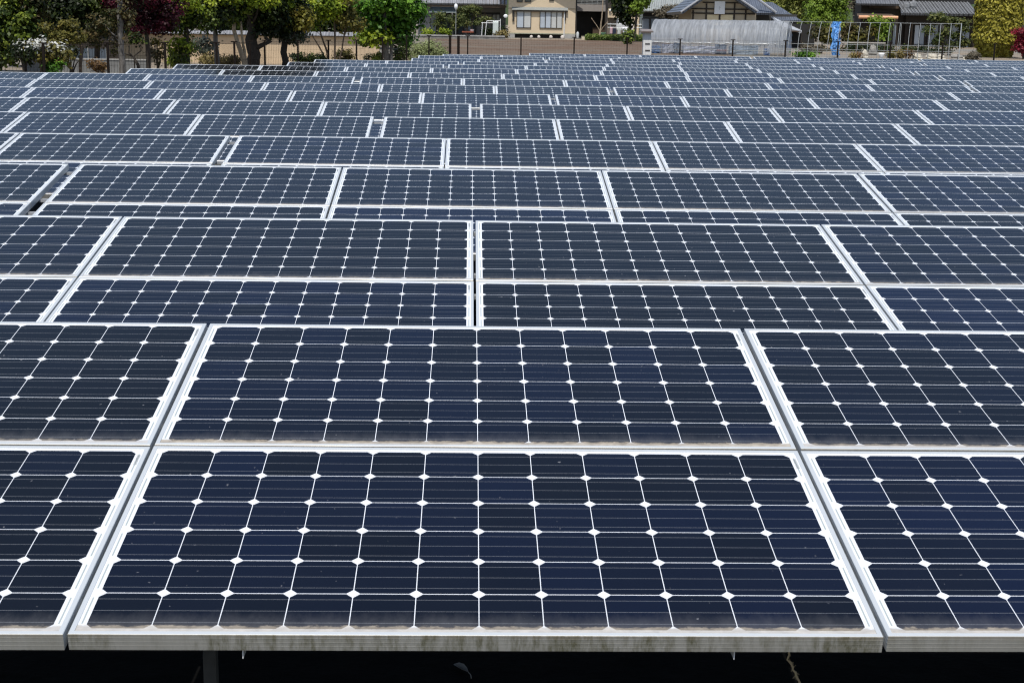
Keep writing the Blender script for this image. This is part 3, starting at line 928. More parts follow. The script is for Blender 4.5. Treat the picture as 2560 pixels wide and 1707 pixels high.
# --- half-timbered storehouse with a white plaque
S = Site('timbered_storehouse', 'half-timbered storehouse gable with a white plaque and slate-blue roof', 'house', 102.0, 1800)
gable = plain('ochre_plaster', (0.42, 0.35, 0.25), 0.9, 0.08)
A = [(1728, 140), (1728, 19), (1800, -27), (1872, 21), (1890, 34), (1890, 140)]
S.poly('wall', gable, A, 0.0, 8.0)
b = MB()
for y in (23.5, 34.5, 66): S.box('', None, 1729, y - 1.7, 1889, y + 1.7, -0.07, -0.002, mb=b)
S.box('', None, 1757, 6, 1858, 9, -0.07, -0.002, mb=b)
for x in (1731, 1764, 1798, 1834, 1862): S.box('', None, x - 1.8, 9.5 if 1750 < x < 1860 else 26, x + 1.8, 140, -0.075, -0.003, mb=b)
b.build('timber_frame', wood_dark, S.root)
for i, (x0, x1) in enumerate(((1767, 1796), (1801, 1832))):
    S.box('wall_panel', plain('sunlit_plaster', (0.66, 0.56, 0.36), 0.9, 0.05), x0, 38, x1, 64, -0.03, -0.001)  # paler panels: sunlight on the lower plaster is put into the colour
ap = S.loc(1800, -38, -1.0); le = S.loc(1702, 29, -1.0); re = S.loc(1895, 27, -1.0)
bk = Vector((0, 10.0, 0))
S.slab('roof', tile_blue, ap, ap + bk, le + bk, le, 0.22)
S.slab('roof', tile_blue, ap, ap + bk, re + bk, re, 0.22)
b = MB().tube([ap + Vector((0, -0.02, -0.05)), le + Vector((0, -0.02, -0.05))], 0.07, 6); b.tube([ap + Vector((0, -0.02, -0.05)), re + Vector((0, -0.02, -0.05))], 0.07, 6)
b.build('verge_tiles', plain('pale_verge_tile', (0.33, 0.34, 0.36), 0.5), S.root)
u0, u1, w0, w1 = S.rect(1786, 4, 1812, 36, -0.12)
pq = MB().box(u0, u1, -0.20, -0.12, w0, w1).build('plaque', plain('white_plaque', (0.74, 0.75, 0.76), 0.5, 0.05), S.root)
b = MB(); uc, wc = (u0 + u1) / 2, (w0 + w1) / 2 - 0.05
b.tube([(uc - 0.02, -0.203, wc + 0.12), (uc - 0.05, -0.203, wc), (uc + 0.01, -0.203, wc - 0.10)], 0.018, 5)
b.tube([(uc - 0.01, -0.203, wc + 0.02), (uc + 0.06, -0.203, wc + 0.06)], 0.014, 5)
b.build('mark', plain('faded_grey_paint', (0.45, 0.46, 0.48), 0.7), pq)
# rear wing: two roofs stepping down to the right
S = Site('storehouse_wing', 'slate-blue roofed wing stepping down to the right behind the storehouse', 'house', 106.0, 1930)
S.box('wall', plain('dark_board_wall', (0.05, 0.048, 0.045), 0.8, 0.25, 4, stretch=(6, 1, 1)), 1885, 36, 1990, 140, 1.0, 8, ground=True)
a, c = S.loc(1886, -8, 5.0), S.loc(1893, -6, 5.0)
p0, p1 = S.loc(1884, 33, 0.0), S.loc(1938, 33, 0.0)
q0 = Vector((p0.x - 1.6, 4.5, p0.z + 2.1)); q1 = Vector((p0.x - 0.2, 4.5, p0.z + 2.1))
S.slab('roof', tile_blue, p0, p1, q1, q0, 0.16)
p0, p1 = S.loc(1936, 52, 0.4), S.loc(2004, 52, 0.4)
q0 = Vector((p0.x - 0.9, 3.4, p0.z + 1.35)); q1 = Vector((p0.x + 0.3, 3.4, p0.z + 1.35))
S.slab('roof', tile_blue, p0, p1, q1, q0, 0.14)
b = MB(); e0, e1 = S.loc(1894, -2, 0.1), S.loc(1940, 32, 0.0)
b.tube([e0, e1], 0.09, 6); b.build('ridge_tiles', plain('pale_verge_tile', (0.33, 0.34, 0.36), 0.5), S.root)

# --- open lean-to shed between greenhouse and hoop frame
S = Site('lean_to_shed', 'open lean-to shed with a sloping pale sheet roof beside the greenhouse', 'shed', 88.0, 1970)
S.slab('roof', plain('pale_sheet_roof', (0.40, 0.41, 0.43), 0.5, 0.1), S.loc(1956, 66, 0), S.loc(2004, 80, 0), S.loc(2004, 76, 3.0), S.loc(1934, 44, 3.0), 0.10)
S.box('back_wall', shade_dark, 1940, 60, 2036, 146, 2.9, 3.0, ground=True)
S.box('post', wood_dark, 1955, 78, 1958, 146, 0.2, 0.3, ground=True)
S.box('post', wood_dark, 2001, 80, 2004, 146, 0.2, 0.3, ground=True)
b = MB(); S.box('', None, 1961, 77, 2002, 80, 0.0, 0.1, mb=b); b.build('beam', wood_brown, S.root)
S2 = Site('blue_tarpaulin', 'blue tarpaulin roll standing upright inside the dark lean-to shed', 'tarpaulin', 88.8, 1974)
u0, u1, w0, w1 = S2.rect(1968, 84, 1979, 130, 0)
b = MB()
n = 16
for i in range(n + 1):
    z = w1 * i / n
    for j in range(10):
        q = 2 * PI * j / 10
        r = (u1 - u0) / 2 * (1 + 0.15 * math.sin(5 * q + i) + random.uniform(-.08, .08))
        b.v.append(((u0 + u1) / 2 + r * math.cos(q), r * math.sin(q) * 0.7, z))
for i in range(n):
    for j in range(10): b.f.append((i * 10 + j, i * 10 + (j + 1) % 10, (i + 1) * 10 + (j + 1) % 10, (i + 1) * 10 + j))
b.build('sheet', plain('blue_tarp', (0.07, 0.19, 0.42), 0.5, 0.3, 5), S2.root)

# --- white slotted cabinet
S = Site('white_cabinet', 'tall white cabinet with two dark slots and a small brown roof', 'cabinet', 72.0, 1618)
S.box('cabinet_body', plain('off_white_panel', (0.64, 0.64, 0.62), 0.6, 0.08), 1607.5, 101, 1628.5, 150, 0.0, 0.55, ground=True)
S.box('upper_panel', plain('pale_blue_grey_panel', (0.40, 0.44, 0.48), 0.6, 0.08), 1608.5, 82, 1628, 101, 0.02, 0.5)
S.box('roof', plain('brown_sheet', (0.13, 0.10, 0.085), 0.6), 1601, 79.5, 1634, 82, -0.15, 0.9)
u0, u1, w0, w1 = S.rect(1603, 76, 1632, 79.4, 0)
S.slab('roof_sheet', plain('grey_brown_sheet', (0.20, 0.17, 0.155), 0.6), (u0, -0.12, w0 + 0.02), (u1, -0.12, w0 + 0.02), (u1, 0.9, w0 + 0.12), (u0, 0.9, w0 + 0.12), 0.02)
for y in (109, 125.5): S.box('slot', shade_dark, 1613, y, 1625, y + 2.6, -0.02, -0.002)

# --- hoop greenhouse and its bare neighbour
GA = -0.27                                     # turn of the hoop-house axis against the view
AX = (R0 * math.cos(GA) + FH * math.sin(GA)); AY = (FH * math.cos(GA) - R0 * math.sin(GA))


def hoop_site(name, label, cat, pxa, pxb, D):
    a = atD(pxa, 60, D); bq = atD(pxb, 60, D)
    L = (bq - a).dot(R0) / math.cos(GA)
    o = Vector((a.x, a.y, gz(a.y, a.x)))
    root = empty(name, o, label, cat, None, -YAW + GA)
    return root, L, o


def hoop_profile(Wd, side, H, n=15):
    pts = [(-Wd, 0.0), (-Wd, side)]
    for i in range(1, n):
        q = PI * i / n
        pts.append((-Wd * math.cos(q), side + (H - side) * math.sin(q) ** 0.9))
    pts += [(Wd, side), (Wd, 0.0)]
    return pts


GH_H, GH_W, GH_S = 1.70, 1.55, 0.56
film = film_mat('cloudy_greenhouse_film', (0.48, 0.505, 0.54), 0.58)
film_low = film_mat('clear_greenhouse_film', (0.50, 0.56, 0.64), 0.30)
pipe = plain('greenhouse_pipe', (0.33, 0.34, 0.33), 0.4, 0.1, metal=0.3)
gr, L, go = hoop_site('greenhouse', 'hoop greenhouse under cloudy plastic film, seen along its side', 'greenhouse', 1640, 1958, 76.0)
pr = hoop_profile(GH_W, GH_S, GH_H)
nseg = 60
zt = [0.55]
b = MB(); lo = MB()
for j in range(nseg + 1):
    x = L * j / nseg
    sag = 0.025 * abs(math.sin(PI * x / 0.5))
    for i, (y, z) in enumerate(pr):
        q = 1 - sag * (0.6 if 1 < i < len(pr) - 2 else 0) * 0.6
        b.v.append((x, y * q, z * (q if z > GH_S else 1) + (random.gauss(0, 0.006) if 1 < i < len(pr) - 2 else 0)))
k = len(pr)
for j in range(nseg):
    for i in range(1, k - 2): b.f.append((j * k + i, (j + 1) * k + i, (j + 1) * k + i + 1, j * k + i + 1))
b.build('roof_film', film, gr, True)
m = MB()
m.v = [(x, y, z) for x in (0, L) for (y, z) in ((-GH_W, 0.06), (-GH_W, GH_S - 0.02))] + [(x, y, z) for x in (0, L) for (y, z) in ((GH_W, 0.06), (GH_W, GH_S - 0.02))]
m.f = [(0, 2, 3, 1), (4, 5, 7, 6)]
m.build('side_film', film_low, gr)
for x, nm in ((0.0, 'end_film'), (L, 'end_film')):
    m = MB(); m.v = [(x, y * 0.995, z) for y, z in pr]; m.f = [tuple(range(len(pr)))]
    m.build(nm, film, gr)
nh = int(L / 0.5)
for i in range(nh + 1):
    x = L * i / nh
    MB().tube([(x, y * 0.985, z * 0.99) for y, z in pr], 0.012, 5, False).build('hoop', pipe, gr)
m = MB()
for (y, z) in ((-GH_W, GH_S), (GH_W, GH_S), (0, GH_H - 0.03), (-GH_W, 0.2)): m.tube([(0, y, z), (L, y, z)], 0.014, 5)
m.build('rail', pipe, gr)
m = MB()                                        # film rolled up along the side
pts = [(L * i / 60, -GH_W - 0.03 + random.gauss(0, 0.008), GH_S - 0.02 + random.gauss(0, 0.012)) for i in range(61)]
m.tube(pts, [0.010 + random.random() ** 2 * 0.035 for _ in pts], 7)
m.build('rolled_film', plain('crumpled_clear_film', (0.42, 0.43, 0.43), 0.3, 0.3, 14, spec=0.8), gr, True)
# hanging end curtain
m = MB(); nn = 26
for i in range(nn + 1):
    x = L - 0.9 + 0.9 * i / nn; y = -GH_W - 0.03 + 0.05 * math.sin(i * 1.3)
    for z in (0.12, 0.75, 1.30): m.v.append((x, y * (1.02 if z < 1.2 else 0.80), z))
for i in range(nn):
    for q in range(2): m.f.append((i * 3 + q, i * 3 + 3 + q, i * 3 + 4 + q, i * 3 + 1 + q))
m.build('curtain', film, gr, True)
# what stands inside, seen through the side
def inside(name, label, cat, px0, py0, px1, py1, v, mat, group=None, wob=0.04):
    s = Site(name, label, cat, 76.0 + v, (px0 + px1) / 2, group)
    u0, u1, w0, w1 = s.rect(px0, py0, px1, py1, 0)
    w0 = 0.0
    b = MB(); nx, nz = 8, 6
    for side in (0, 1):
        for j in range(nz + 1):
            for i in range(nx + 1):
                b.v.append((u0 + (u1 - u0) * i / nx + random.uniform(-wob, wob) * (0 < i < nx), side * 0.45 + random.uniform(-wob, wob), w0 + (w1 - w0) * j / nz + random.uniform(-wob, wob) * (j == nz)))
    n0 = (nx + 1) * (nz + 1)
    for j in range(nz):
        for i in range(nx):
            a = j * (nx + 1) + i
            b.f.append((a, a + 1, a + nx + 2, a + nx + 1)); b.f.append((n0 + a + 1, n0 + a, n0 + a + nx + 1, n0 + a + nx + 2))
    for i in range(nx): a = nz * (nx + 1) + i; b.f.append((a, a + 1, n0 + a + 1, n0 + a))
    for j in range(nz):
        a = j * (nx + 1); b.f.append((a, a + nx + 1, n0 + a + nx + 1, n0 + a)); a += nx; b.f.append((a + nx + 1, a, n0 + a, n0 + a + nx + 1))
    b.build('cover', mat, s.root)
    return s
blue_t = plain('strong_blue_sheet', (0.05, 0.15, 0.36), 0.5, 0.25, 4)
white_t = plain('pale_lilac_sheet', (0.55, 0.57, 0.66), 0.7, 0.12, 4)
slate_t = plain('slate_sheet', (0.17, 0.21, 0.27), 0.7, 0.2, 4)
inside('covered_stack', 'blue tarpaulin-covered stack at the greenhouse end next to the white cabinet', 'stack', 1630, 116, 1652, 150, -1.2, blue_t)
inside('covered_stack', 'pale sheet-covered stack inside the greenhouse, beside the blue one', 'stack', 1656, 112, 1684, 150, -0.6, white_t)
inside('covered_stack', 'slate-grey covered bundle in the greenhouse, behind the fence post', 'stack', 1686, 104, 1702, 150, -0.9, slate_t)
inside('covered_stack', 'long low pale sheet-covered bench inside the greenhouse', 'bench', 1708, 116, 1788, 150, -0.6, white_t)
s = inside('covered_stack', 'dark bundle with a red band inside the greenhouse', 'stack', 1790, 113, 1816, 150, -1.0, slate_t)
u0, u1, w0, w1 = s.rect(1790, 124, 1816, 130, 0)
MB().box(u0, u1, -0.10, -0.055, w0 + 0.02, w1).build('band', plain('dull_red', (0.28, 0.07, 0.08), 0.7), s.root)
inside('covered_stack', 'wide grey-blue sheeted stack at the right end of the greenhouse', 'stack', 1824, 116, 1895, 150, -0.9, plain('grey_blue_sheet', (0.28, 0.34, 0.40), 0.6, 0.15, 4))
inside('covered_stack', 'small bright blue bundle below the greenhouse end curtain', 'stack', 1912, 124, 1924, 150, -1.6, plain('mid_blue_sheet', (0.16, 0.26, 0.50), 0.6, 0.2, 4))
S = Site('shelf', 'long dark shelf board inside the greenhouse', 'shelf', 75.6, 1740)
S.box('board', plain('dark_blue_board', (0.10, 0.13, 0.17), 0.6), 1656, 126, 1790, 129, 0.0, 0.3)
for x in (1658, 1720, 1787): S.box('leg', pipe, x, 129, x + 1.5, 150, 0.1, 0.13, ground=True)

GA = -0.30; AX = (R0 * math.cos(GA) + FH * math.sin(GA)); AY = (FH * math.cos(GA) - R0 * math.sin(GA))
fr, L2, fo = hoop_site('hoop_frame', 'bare grey pipe frame of an uncovered hoop house', 'frame', 1958, 2366, 73.6)
pr2 = [(-GH_W * (1 - (i / 12) ** 1.7), GH_H * (1 - (1 - i / 12) ** 1.5)) for i in range(13)]
n2 = 18
for i in range(n2 + 1):
    x = L2 * i / n2
    MB().tube([(x, y, z) for y, z in pr2], 0.0125 if i < n2 else 0.022, 6, False).build('hoop', pipe, fr)
for x in (0.0, L2 * 0.33, L2 * 0.67, L2):
    MB().tube([(x, 0.03, -0.03), (x, 0.03, GH_H)], 0.02, 6).build('back_post', pipe, fr)
for (y, z) in ((0, GH_H - 0.01), (-GH_W * 0.97, 0.38), (-GH_W * 0.985, 0.28), (0.03, 0.62)):
    m = MB(); m.tube([(0, y, z), (L2, y, z)], 0.012, 5); m.build('rail', pipe, fr)
# blue sheet hanging over one bay of the frame
bt = empty('blue_tarpaulin', fo + AX * (L2 * 0.297) + Vector((0, 0, 0)), 'bright blue crumpled tarpaulin hanging on the bare hoop frame', 'tarpaulin', None, -YAW + GA)
m = MB(); nx, nz = 10, 26
path = [(y, z) for y, z in pr2 if y <= 0.02][::-1]
for j in range(nz + 1):
    q = j / nz * (len(path) - 1); i0 = min(int(q), len(path) - 2); f_ = q - i0
    y = path[i0][0] * (1 - f_) + path[i0 + 1][0] * f_; z = path[i0][1] * (1 - f_) + path[i0 + 1][1] * f_
    for i in range(nx + 1):
        m.v.append((0.07 + 0.40 * (i / nx - 0.5) + 0.12 * j / nz + random.gauss(0, 0.02) + 0.04 * math.sin(j * 0.8), y * 0.5 - 0.05 - abs(random.gauss(0, 0.05)), max(0.10, z + 0.02 + random.gauss(0, 0.02))))
for j in range(nz):
    for i in range(nx): a = j * (nx + 1) + i; m.f.append((a, a + 1, a + nx + 2, a + nx + 1))
m.build('sheet', plain('bright_blue_tarp', (0.085, 0.235, 0.50), 0.45, 0.55, 5, spec=0.4), bt)

# --- traditional dark house on the right
S = Site('traditional_house', 'large dark traditional house with charcoal tiled roofs and an orange awning', 'house', 97.0, 2290)
S.box('wall', wood_dark, 2150, 12, 2262, 118, 1.6, 3.4, ground=True)
S.box('wall', wood_dark, 2262, 36, 2440, 140, 1.2, 8, ground=True)
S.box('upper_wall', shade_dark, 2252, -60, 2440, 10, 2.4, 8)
S.box('beam', wood_brown, 2176, 14, 2250, 22, 1.35, 1.597)
u0, u1, w0, w1 = S.rect(2140, 10, 2248, 12, 0.3)
S.slab('roof', tile_dark, (u0, 0.2, w1), (u1, 0.2, w1), (u1, 4.5, w1 + 2.4), (u0 + 0.6, 4.5, w1 + 2.4), 0.14)
u0, u1, w0, w1 = S.rect(2254, 35, 2446, 37, 0.0)
S.slab('roof', tile_dark, (u0, 0.0, w1), (u1, 0.0, w1), (u1, 2.2, w1 + 0.80), (u0 + 0.3, 2.2, w1 + 0.80), 0.14)
b = MB()
for i in range(23):
    x = u0 + 0.15 + (u1 - u0 - 0.3) * i / 22
    b.tube([(x, -0.03, w1 + 0.03), (x, 2.15, w1 + 0.82)], 0.035, 6)
b.build('roof_ribs', plain('grey_rib_tile', (0.19, 0.195, 0.20), 0.5), S.root)
c = S.loc(2266, 18, 0.9); b = MB(); b.ball(c, (0.22, 0.2, 0.34), 8, 6, 0.12); c = S.loc(2283, 16, 0.9); b.ball(c, (0.24, 0.2, 0.40), 8, 6, 0.12)
b.build('ridge_end_tile', plain('grey_rib_tile', (0.19, 0.195, 0.20), 0.5), S.root)
u0, u1, w0, w1 = S.rect(2140, 40, 2241, 48, -0.6)
S.slab('awning', wood_brown, (u0, -0.9, w1 - 0.03), (u1, -0.9, w1 - 0.03), (u1 - 0.1, 1.4, w1 + 0.25), (u0 + 0.5, 1.4, w1 + 0.25), 0.04)
b = MB().tube([(u0 + 0.1, -0.96, (w0 + w1) / 2), (u1, -0.96, (w0 + w1) / 2)], 0.10, 10); b.build('awning_roll', plain('orange_cloth', (0.68, 0.36, 0.20), 0.7, 0.12, 3), S.root)
S.window(2221, 60, 2241, 114, 1.4, 2, wood_dark, [g_dark, g_blue])
S.window(2284, 62, 2312, 114, 1.15, 2, wood_dark, [g_pale, g_blue])
S.window(2318, 62, 2424, 128, 1.15, 4, wood_dark, [g_blue, g_dark, g_blue, g_pale])
S.box('post', wood_brown, 2277, 56, 2280, 130, 0.9, 1.1, ground=True)
S.box('plinth', plain('red_brick', (0.27, 0.11, 0.06), 0.85, 0.2, 8), 2328, 129, 2424, 144, 0.6, 1.19, ground=True)
S = Site('rear_house', 'dark house corner with a tiled eave right of the golden conifer', 'house', 92.0, 2590)
S.box('wall', shade_dark, 2540, 20, 2720, 150, 0.6, 7, ground=True)
u0, u1, w0, w1 = S.rect(2540, 14, 2720, 18, 0)
S.slab('roof', tile_dark, (u0, -0.2, w1), (u1, -0.2, w1), (u1, 3.5, w1 + 2.0), (u0, 3.5, w1 + 2.0), 0.14)
S.window(2552, 40, 2600, 90, 0.55, 2, wood_dark, [g_dark])

# ------------------------------------------------------------------ trees beyond the left fence
TG = 'trees beyond the left fence'
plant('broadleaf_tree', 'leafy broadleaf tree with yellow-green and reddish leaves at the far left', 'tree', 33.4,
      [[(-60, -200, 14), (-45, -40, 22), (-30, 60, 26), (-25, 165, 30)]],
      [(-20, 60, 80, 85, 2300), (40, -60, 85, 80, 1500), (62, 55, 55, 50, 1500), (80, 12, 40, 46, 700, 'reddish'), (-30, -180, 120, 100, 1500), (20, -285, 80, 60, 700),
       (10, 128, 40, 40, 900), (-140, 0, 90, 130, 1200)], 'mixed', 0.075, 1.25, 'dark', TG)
plant('evergreen_tree', 'dark evergreen tree with a pale slim trunk beside the far-left broadleaf tree', 'tree', 37.0,
      [[(128, -120, 6), (133, 0, 9), (138, 60, 11), (140, 165, 13)]],
      [(150, -40, 60, 60, 1100), (165, 40, 50, 40, 900), (120, 30, 35, 40, 600), (215, 20, 50, 45, 900), (150, -160, 70, 80, 900)], 'dark', 0.08, 1.3, 'grey', TG)
plant('clipped_pine', 'clipped pine with flat yellow-green cushions and a reddish trunk', 'tree', 32.4,
      [[(186, 60, 5), (196, 92, 7), (204, 118, 8), (202, 160, 9)]],
      [(172, 63, 20, 10, 520), (162, 91, 40, 13, 900), (192, 97, 18, 10, 350), (118, 70, 14, 8, 180)], 'olive', 0.045, 1.3, 'brown', TG, deep=0.9)
plant('azalea_bush', 'white-flowering bush with bare lower stems, nearest the first fence post', 'bush', 31.3, [[(100, 130, 5), (100, 165, 6)], [(112, 132, 4), (108, 165, 5)]],
      [(98, 108, 18, 9, 190, 'white'), (96, 132, 22, 26, 420), (48, 106, 14, 6, 40, 'white')], 'olive', 0.05, 1.0, 'brown', 'flowering bushes behind the fence', limb=False)
plant('azalea_bush', 'leafy green bush topped with white flowers, right of the first fence post', 'bush', 31.6, [[(138, 140, 5), (138, 168, 6)]],
      [(130, 121, 26, 7, 170, 'white'), (140, 140, 34, 24, 1100), (135, 165, 26, 16, 500, 'bright')], 'olive', 0.055, 1.1, 'brown', 'flowering bushes behind the fence', limb=False)
plant('dark_bush', 'dark twiggy bush with a few white flecks left of the white-flowering bush', 'bush', 31.2, [[(62, 130, 5), (60, 170, 7)], [(70, 130, 3), (62, 170, 5)], [(50, 128, 3), (58, 170, 5)]],
      [(60, 128, 28, 28, 650), (62, 122, 26, 22, 24, 'white')], 'dark', 0.05, 1.2, 'dark', None)
plant('red_maple', 'dark crimson maple with a straight dark trunk behind the fence', 'tree', 37.5,
      [[(362, -200, 6), (366, 0, 9), (367, 85, 10), (370, 170, 12)]],
      [(330, -20, 90, 55, 2600), (385, 50, 55, 36, 1300), (250, 5, 60, 34, 1100), (340, 62, 50, 24, 700), (420, 10, 50, 45, 800), (330, -150, 110, 80, 1500), (350, -265, 80, 60, 900)], 'maple', 0.06, 1.25, 'dark', TG)
plant('brown_leaf_tree', 'thin-leaved brownish tree with a straight pale grey trunk', 'tree', 35.0,
      [[(296, -60, 10), (299, 40, 14), (302, 100, 15), (304, 180, 17)]],
      [(262, 62, 46, 36, 700), (305, 40, 28, 46, 450), (240, 92, 36, 22, 350), (285, 100, 22, 28, 260)], 'reddish', 0.05, 1.0, 'grey', TG, limb=True)
plant('bare_shrub', 'bare twisted shrub with dark curling branches right of the pale grey trunk', 'shrub', 36.0,
      [[(325, 110, 2), (324, 132, 3), (332, 142, 4), (346, 165, 5)], [(352, 112, 2), (351, 128, 3), (335, 140, 3)], [(312, 134, 3), (332, 142, 4), (346, 165, 5)]],
      [(340, 98, 30, 12, 260)], 'dark', 0.05, 1.0, 'dark', None, limb=False)
plant('leafy_tree', 'yellow-green leafed tree with a leaning dark trunk left of the mottled trunk', 'tree', 40.0,
      [[(455, -120, 8), (460, 20, 10), (466, 90, 12), (470, 175, 15)]],
      [(440, 50, 52, 42, 1100), (470, -30, 70, 60, 1700), (500, 40, 42, 38, 800), (440, -170, 90, 90, 1300), (455, 112, 34, 22, 420, 'yellowgreen'), (470, 6, 60, 20, 560, 'yellowgreen', -0.9), (450, 142, 30, 24, 420)], 'mixed', 0.07, 1.25, 'dark', TG)
plant('mottled_trunk_tree', 'tall dark-crowned tree with a slim mottled grey trunk', 'tree', 41.5,
      [[(530, -200, 7), (534, 10, 9), (537, 80, 11), (543, 170, 14)]],
      [(540, 20, 46, 55, 1100), (555, -60, 70, 60, 1500), (520, -180, 90, 90, 1500), (560, -300, 110, 90, 1400)], 'dark', 0.08, 1.3, 'grey', TG)
plant('twin_trunk_tree', 'tree with two leaning beige trunks beside the thick black trunk', 'tree', 42.5,
      [[(583, 30, 7), (584, 75, 10), (594, 105, 11), (612, 165, 14)], [(600, 45, 5), (605, 90, 6), (610, 125, 7), (614, 165, 10)]],
      [(590, 10, 40, 42, 900), (600, -60, 60, 60, 900), (585, 40, 22, 22, 300), (580, -2, 44, 16, 420, 'yellowgreen', -0.9)], 'mixed', 0.075, 1.2, 'beige', TG)
plant('black_trunk_tree', 'big shady tree with a thick black trunk and a low side branch', 'tree', 44.0,
      [[(628, -300, 14), (630, -60, 22), (631, 60, 28), (630, 120, 31), (631, 175, 36)], [(662, 95, 6), (676, 104, 8), (655, 114, 11), (640, 122, 14)]],
      [(620, 5, 70, 50, 1800), (650, 60, 46, 32, 900), (690, 20, 50, 50, 1100), (600, -100, 110, 90, 2200), (640, -240, 150, 110, 2400), (560, -330, 140, 110, 2000), (660, -420, 130, 90, 1600), (700, -100, 90, 80, 1400),
       (610, 0, 60, 14, 500, 'yellowgreen', -1.4), (650, 2, 40, 14, 300, 'yellowgreen', -1.3), (560, -430, 130, 90, 2400), (690, -500, 110, 80, 2400), (600, -520, 120, 70, 2200), (480, -420, 90, 90, 1800), (740, -340, 70, 70, 1400)], 'dark', 0.09, 1.35, 'dark', TG)
plant('golden_leaf_tree', 'shady tree with a dark trunk and orange-gold leaves on its right edge', 'tree', 45.5,
      [[(708, -100, 9), (710, 40, 12), (711, 110, 16), (712, 175, 18)]],
      [(715, 62, 52, 36, 1300), (745, 40, 34, 32, 700), (690, -20, 60, 50, 1100), (756, 46, 26, 26, 420, 'gold', -1.1), (722, 30, 26, 18, 320, 'gold', -1.0), (700, 2, 40, 16, 360, 'yellowgreen', -1.2), (720, -130, 90, 80, 1400), (730, 92, 40, 14, 420, 'greygreen'),
       (700, -240, 110, 90, 1300)], 'dark', 0.085, 1.3, 'dark', TG)
plant('multi_stem_tree', 'slender multi-stemmed tree with bright yellow-green leaves in front of the beige wall', 'tree', 51.0,
      [[(797, 55, 3), (803, 90, 4), (814, 120, 5), (823, 155, 6)], [(780, 88, 3), (800, 120, 4), (816, 152, 5)], [(834, 40, 4), (838, 90, 5), (838, 155, 6)], [(864, 50, 3), (861, 85, 4), (856, 125, 4), (848, 155, 5)]],
      [(790, 20, 50, 26, 800), (770, 34, 30, 20, 400), (812, 38, 34, 16, 420), (835, 10, 45, 30, 600), (785, 68, 16, 8, 90), (872, 52, 36, 34, 520, 'olive'), (850, 0, 60, 40, 500, 'olive'), (800, -60, 100, 60, 900)], 'yellowgreen', 0.085, 1.15, 'brown', TG)
plant('green_maple', 'round bright green tree in full sun at the end of the beige wall', 'tree', 54.5,
      [[(962, 30, 8), (964, 90, 13), (966, 112, 15), (966, 165, 18)], [(980, 60, 6), (979, 110, 8), (978, 165, 10)]],
      [(975, 0, 72, 34, 1300), (925, 16, 36, 30, 620), (1014, 22, 38, 34, 620), (945, 62, 34, 18, 420), (1000, 60, 44, 20, 420), (1000, 88, 40, 16, 300), (938, 92, 40, 18, 500, 'yellowgreen'), (1036, 30, 18, 34, 220), (970, -60, 70, 50, 900), (1012, 106, 14, 6, 60), (965, 62, 50, 30, 700, 'dark', 1.0), (995, 85, 36, 22, 420, 'dark', 0.9), (960, 20, 50, 30, 400, 'dark', 1.2)], 'bright', 0.12, 1.25, 'grey', TG)  # inner dark leaves put the shade inside the crown into the colour
plant('round_shrub', 'big rounded pale green shrub behind the two thick posts', 'shrub', 58.5, [[(1070, 120, 8), (1070, 165, 10)]],
      [(1070, 140, 52, 38, 9000)], 'pale', 0.05, 1.0, 'brown', None, limb=False)
SG = 'low shrubs along the beige wall'
plant('low_shrub', 'small round green shrub at the foot of the multi-stemmed tree', 'shrub', 53.0, [[(862, 145, 5), (862, 165, 6)]], [(862, 142, 26, 18, 1300)], 'olive', 0.05, 1.0, 'brown', SG, limb=False)
plant('low_shrub', 'dark low hedge-like shrub in front of the wall near the golden-leaved tree', 'shrub', 50.5, [[(760, 145, 5), (760, 165, 6)]], [(745, 142, 18, 12, 420), (775, 148, 32, 12, 800), (800, 146, 16, 10, 300)], 'dark', 0.05, 1.2, 'dark', SG, limb=False)
plant('low_shrub', 'green shrub left of the bright green tree trunk', 'shrub', 55.5, [[(946, 150, 4), (946, 165, 5)]], [(944, 146, 18, 14, 600)], 'yellowgreen', 0.05, 1.0, 'brown', SG, limb=False)
plant('low_shrub', 'tiny dark shrub standing against the beige wall', 'shrub', 57.0, [[(919, 150, 3), (919, 165, 4)]], [(919, 146, 8, 9, 220)], 'dark', 0.05, 1.0, 'brown', SG, limb=False)
plant('low_shrub', 'shady shrub right of the bright green tree trunk', 'shrub', 56.5, [[(1000, 140, 4), (1000, 165, 5)]], [(1000, 138, 26, 24, 900)], 'mixed', 0.06, 1.0, 'brown', SG, limb=False)
plant('low_shrub', 'ochre grassy shrub at the foot of the twin beige trunks', 'shrub', 44.5, [[(560, 155, 4), (560, 170, 5)]], [(560, 156, 42, 12, 1100), (585, 152, 20, 12, 300)], 'ochre', 0.05, 1.0, 'brown', SG, limb=False)
plant('low_shrub', 'ochre shrub left of the mottled grey trunk', 'shrub', 44.0, [[(520, 150, 4), (520, 170, 5)]], [(520, 152, 24, 12, 600)], 'ochre', 0.05, 1.0, 'brown', SG, limb=False)
plant('silvery_shrub', 'grey-green leafy shrub with silvery leaves left of the mottled trunk', 'shrub', 46.0, [[(515, 115, 3), (512, 140, 4), (512, 170, 5)]], [(512, 112, 30, 20, 620), (520, 128, 18, 12, 200)], 'greygreen', 0.06, 1.0, 'brown', SG, limb=False)
plant('low_shrub', 'bright green shrub under the leaning dark trunk', 'shrub', 42.0, [[(440, 145, 4), (440, 170, 5)]], [(440, 148, 26, 20, 800)], 'yellowgreen', 0.05, 1.0, 'brown', SG, limb=False)
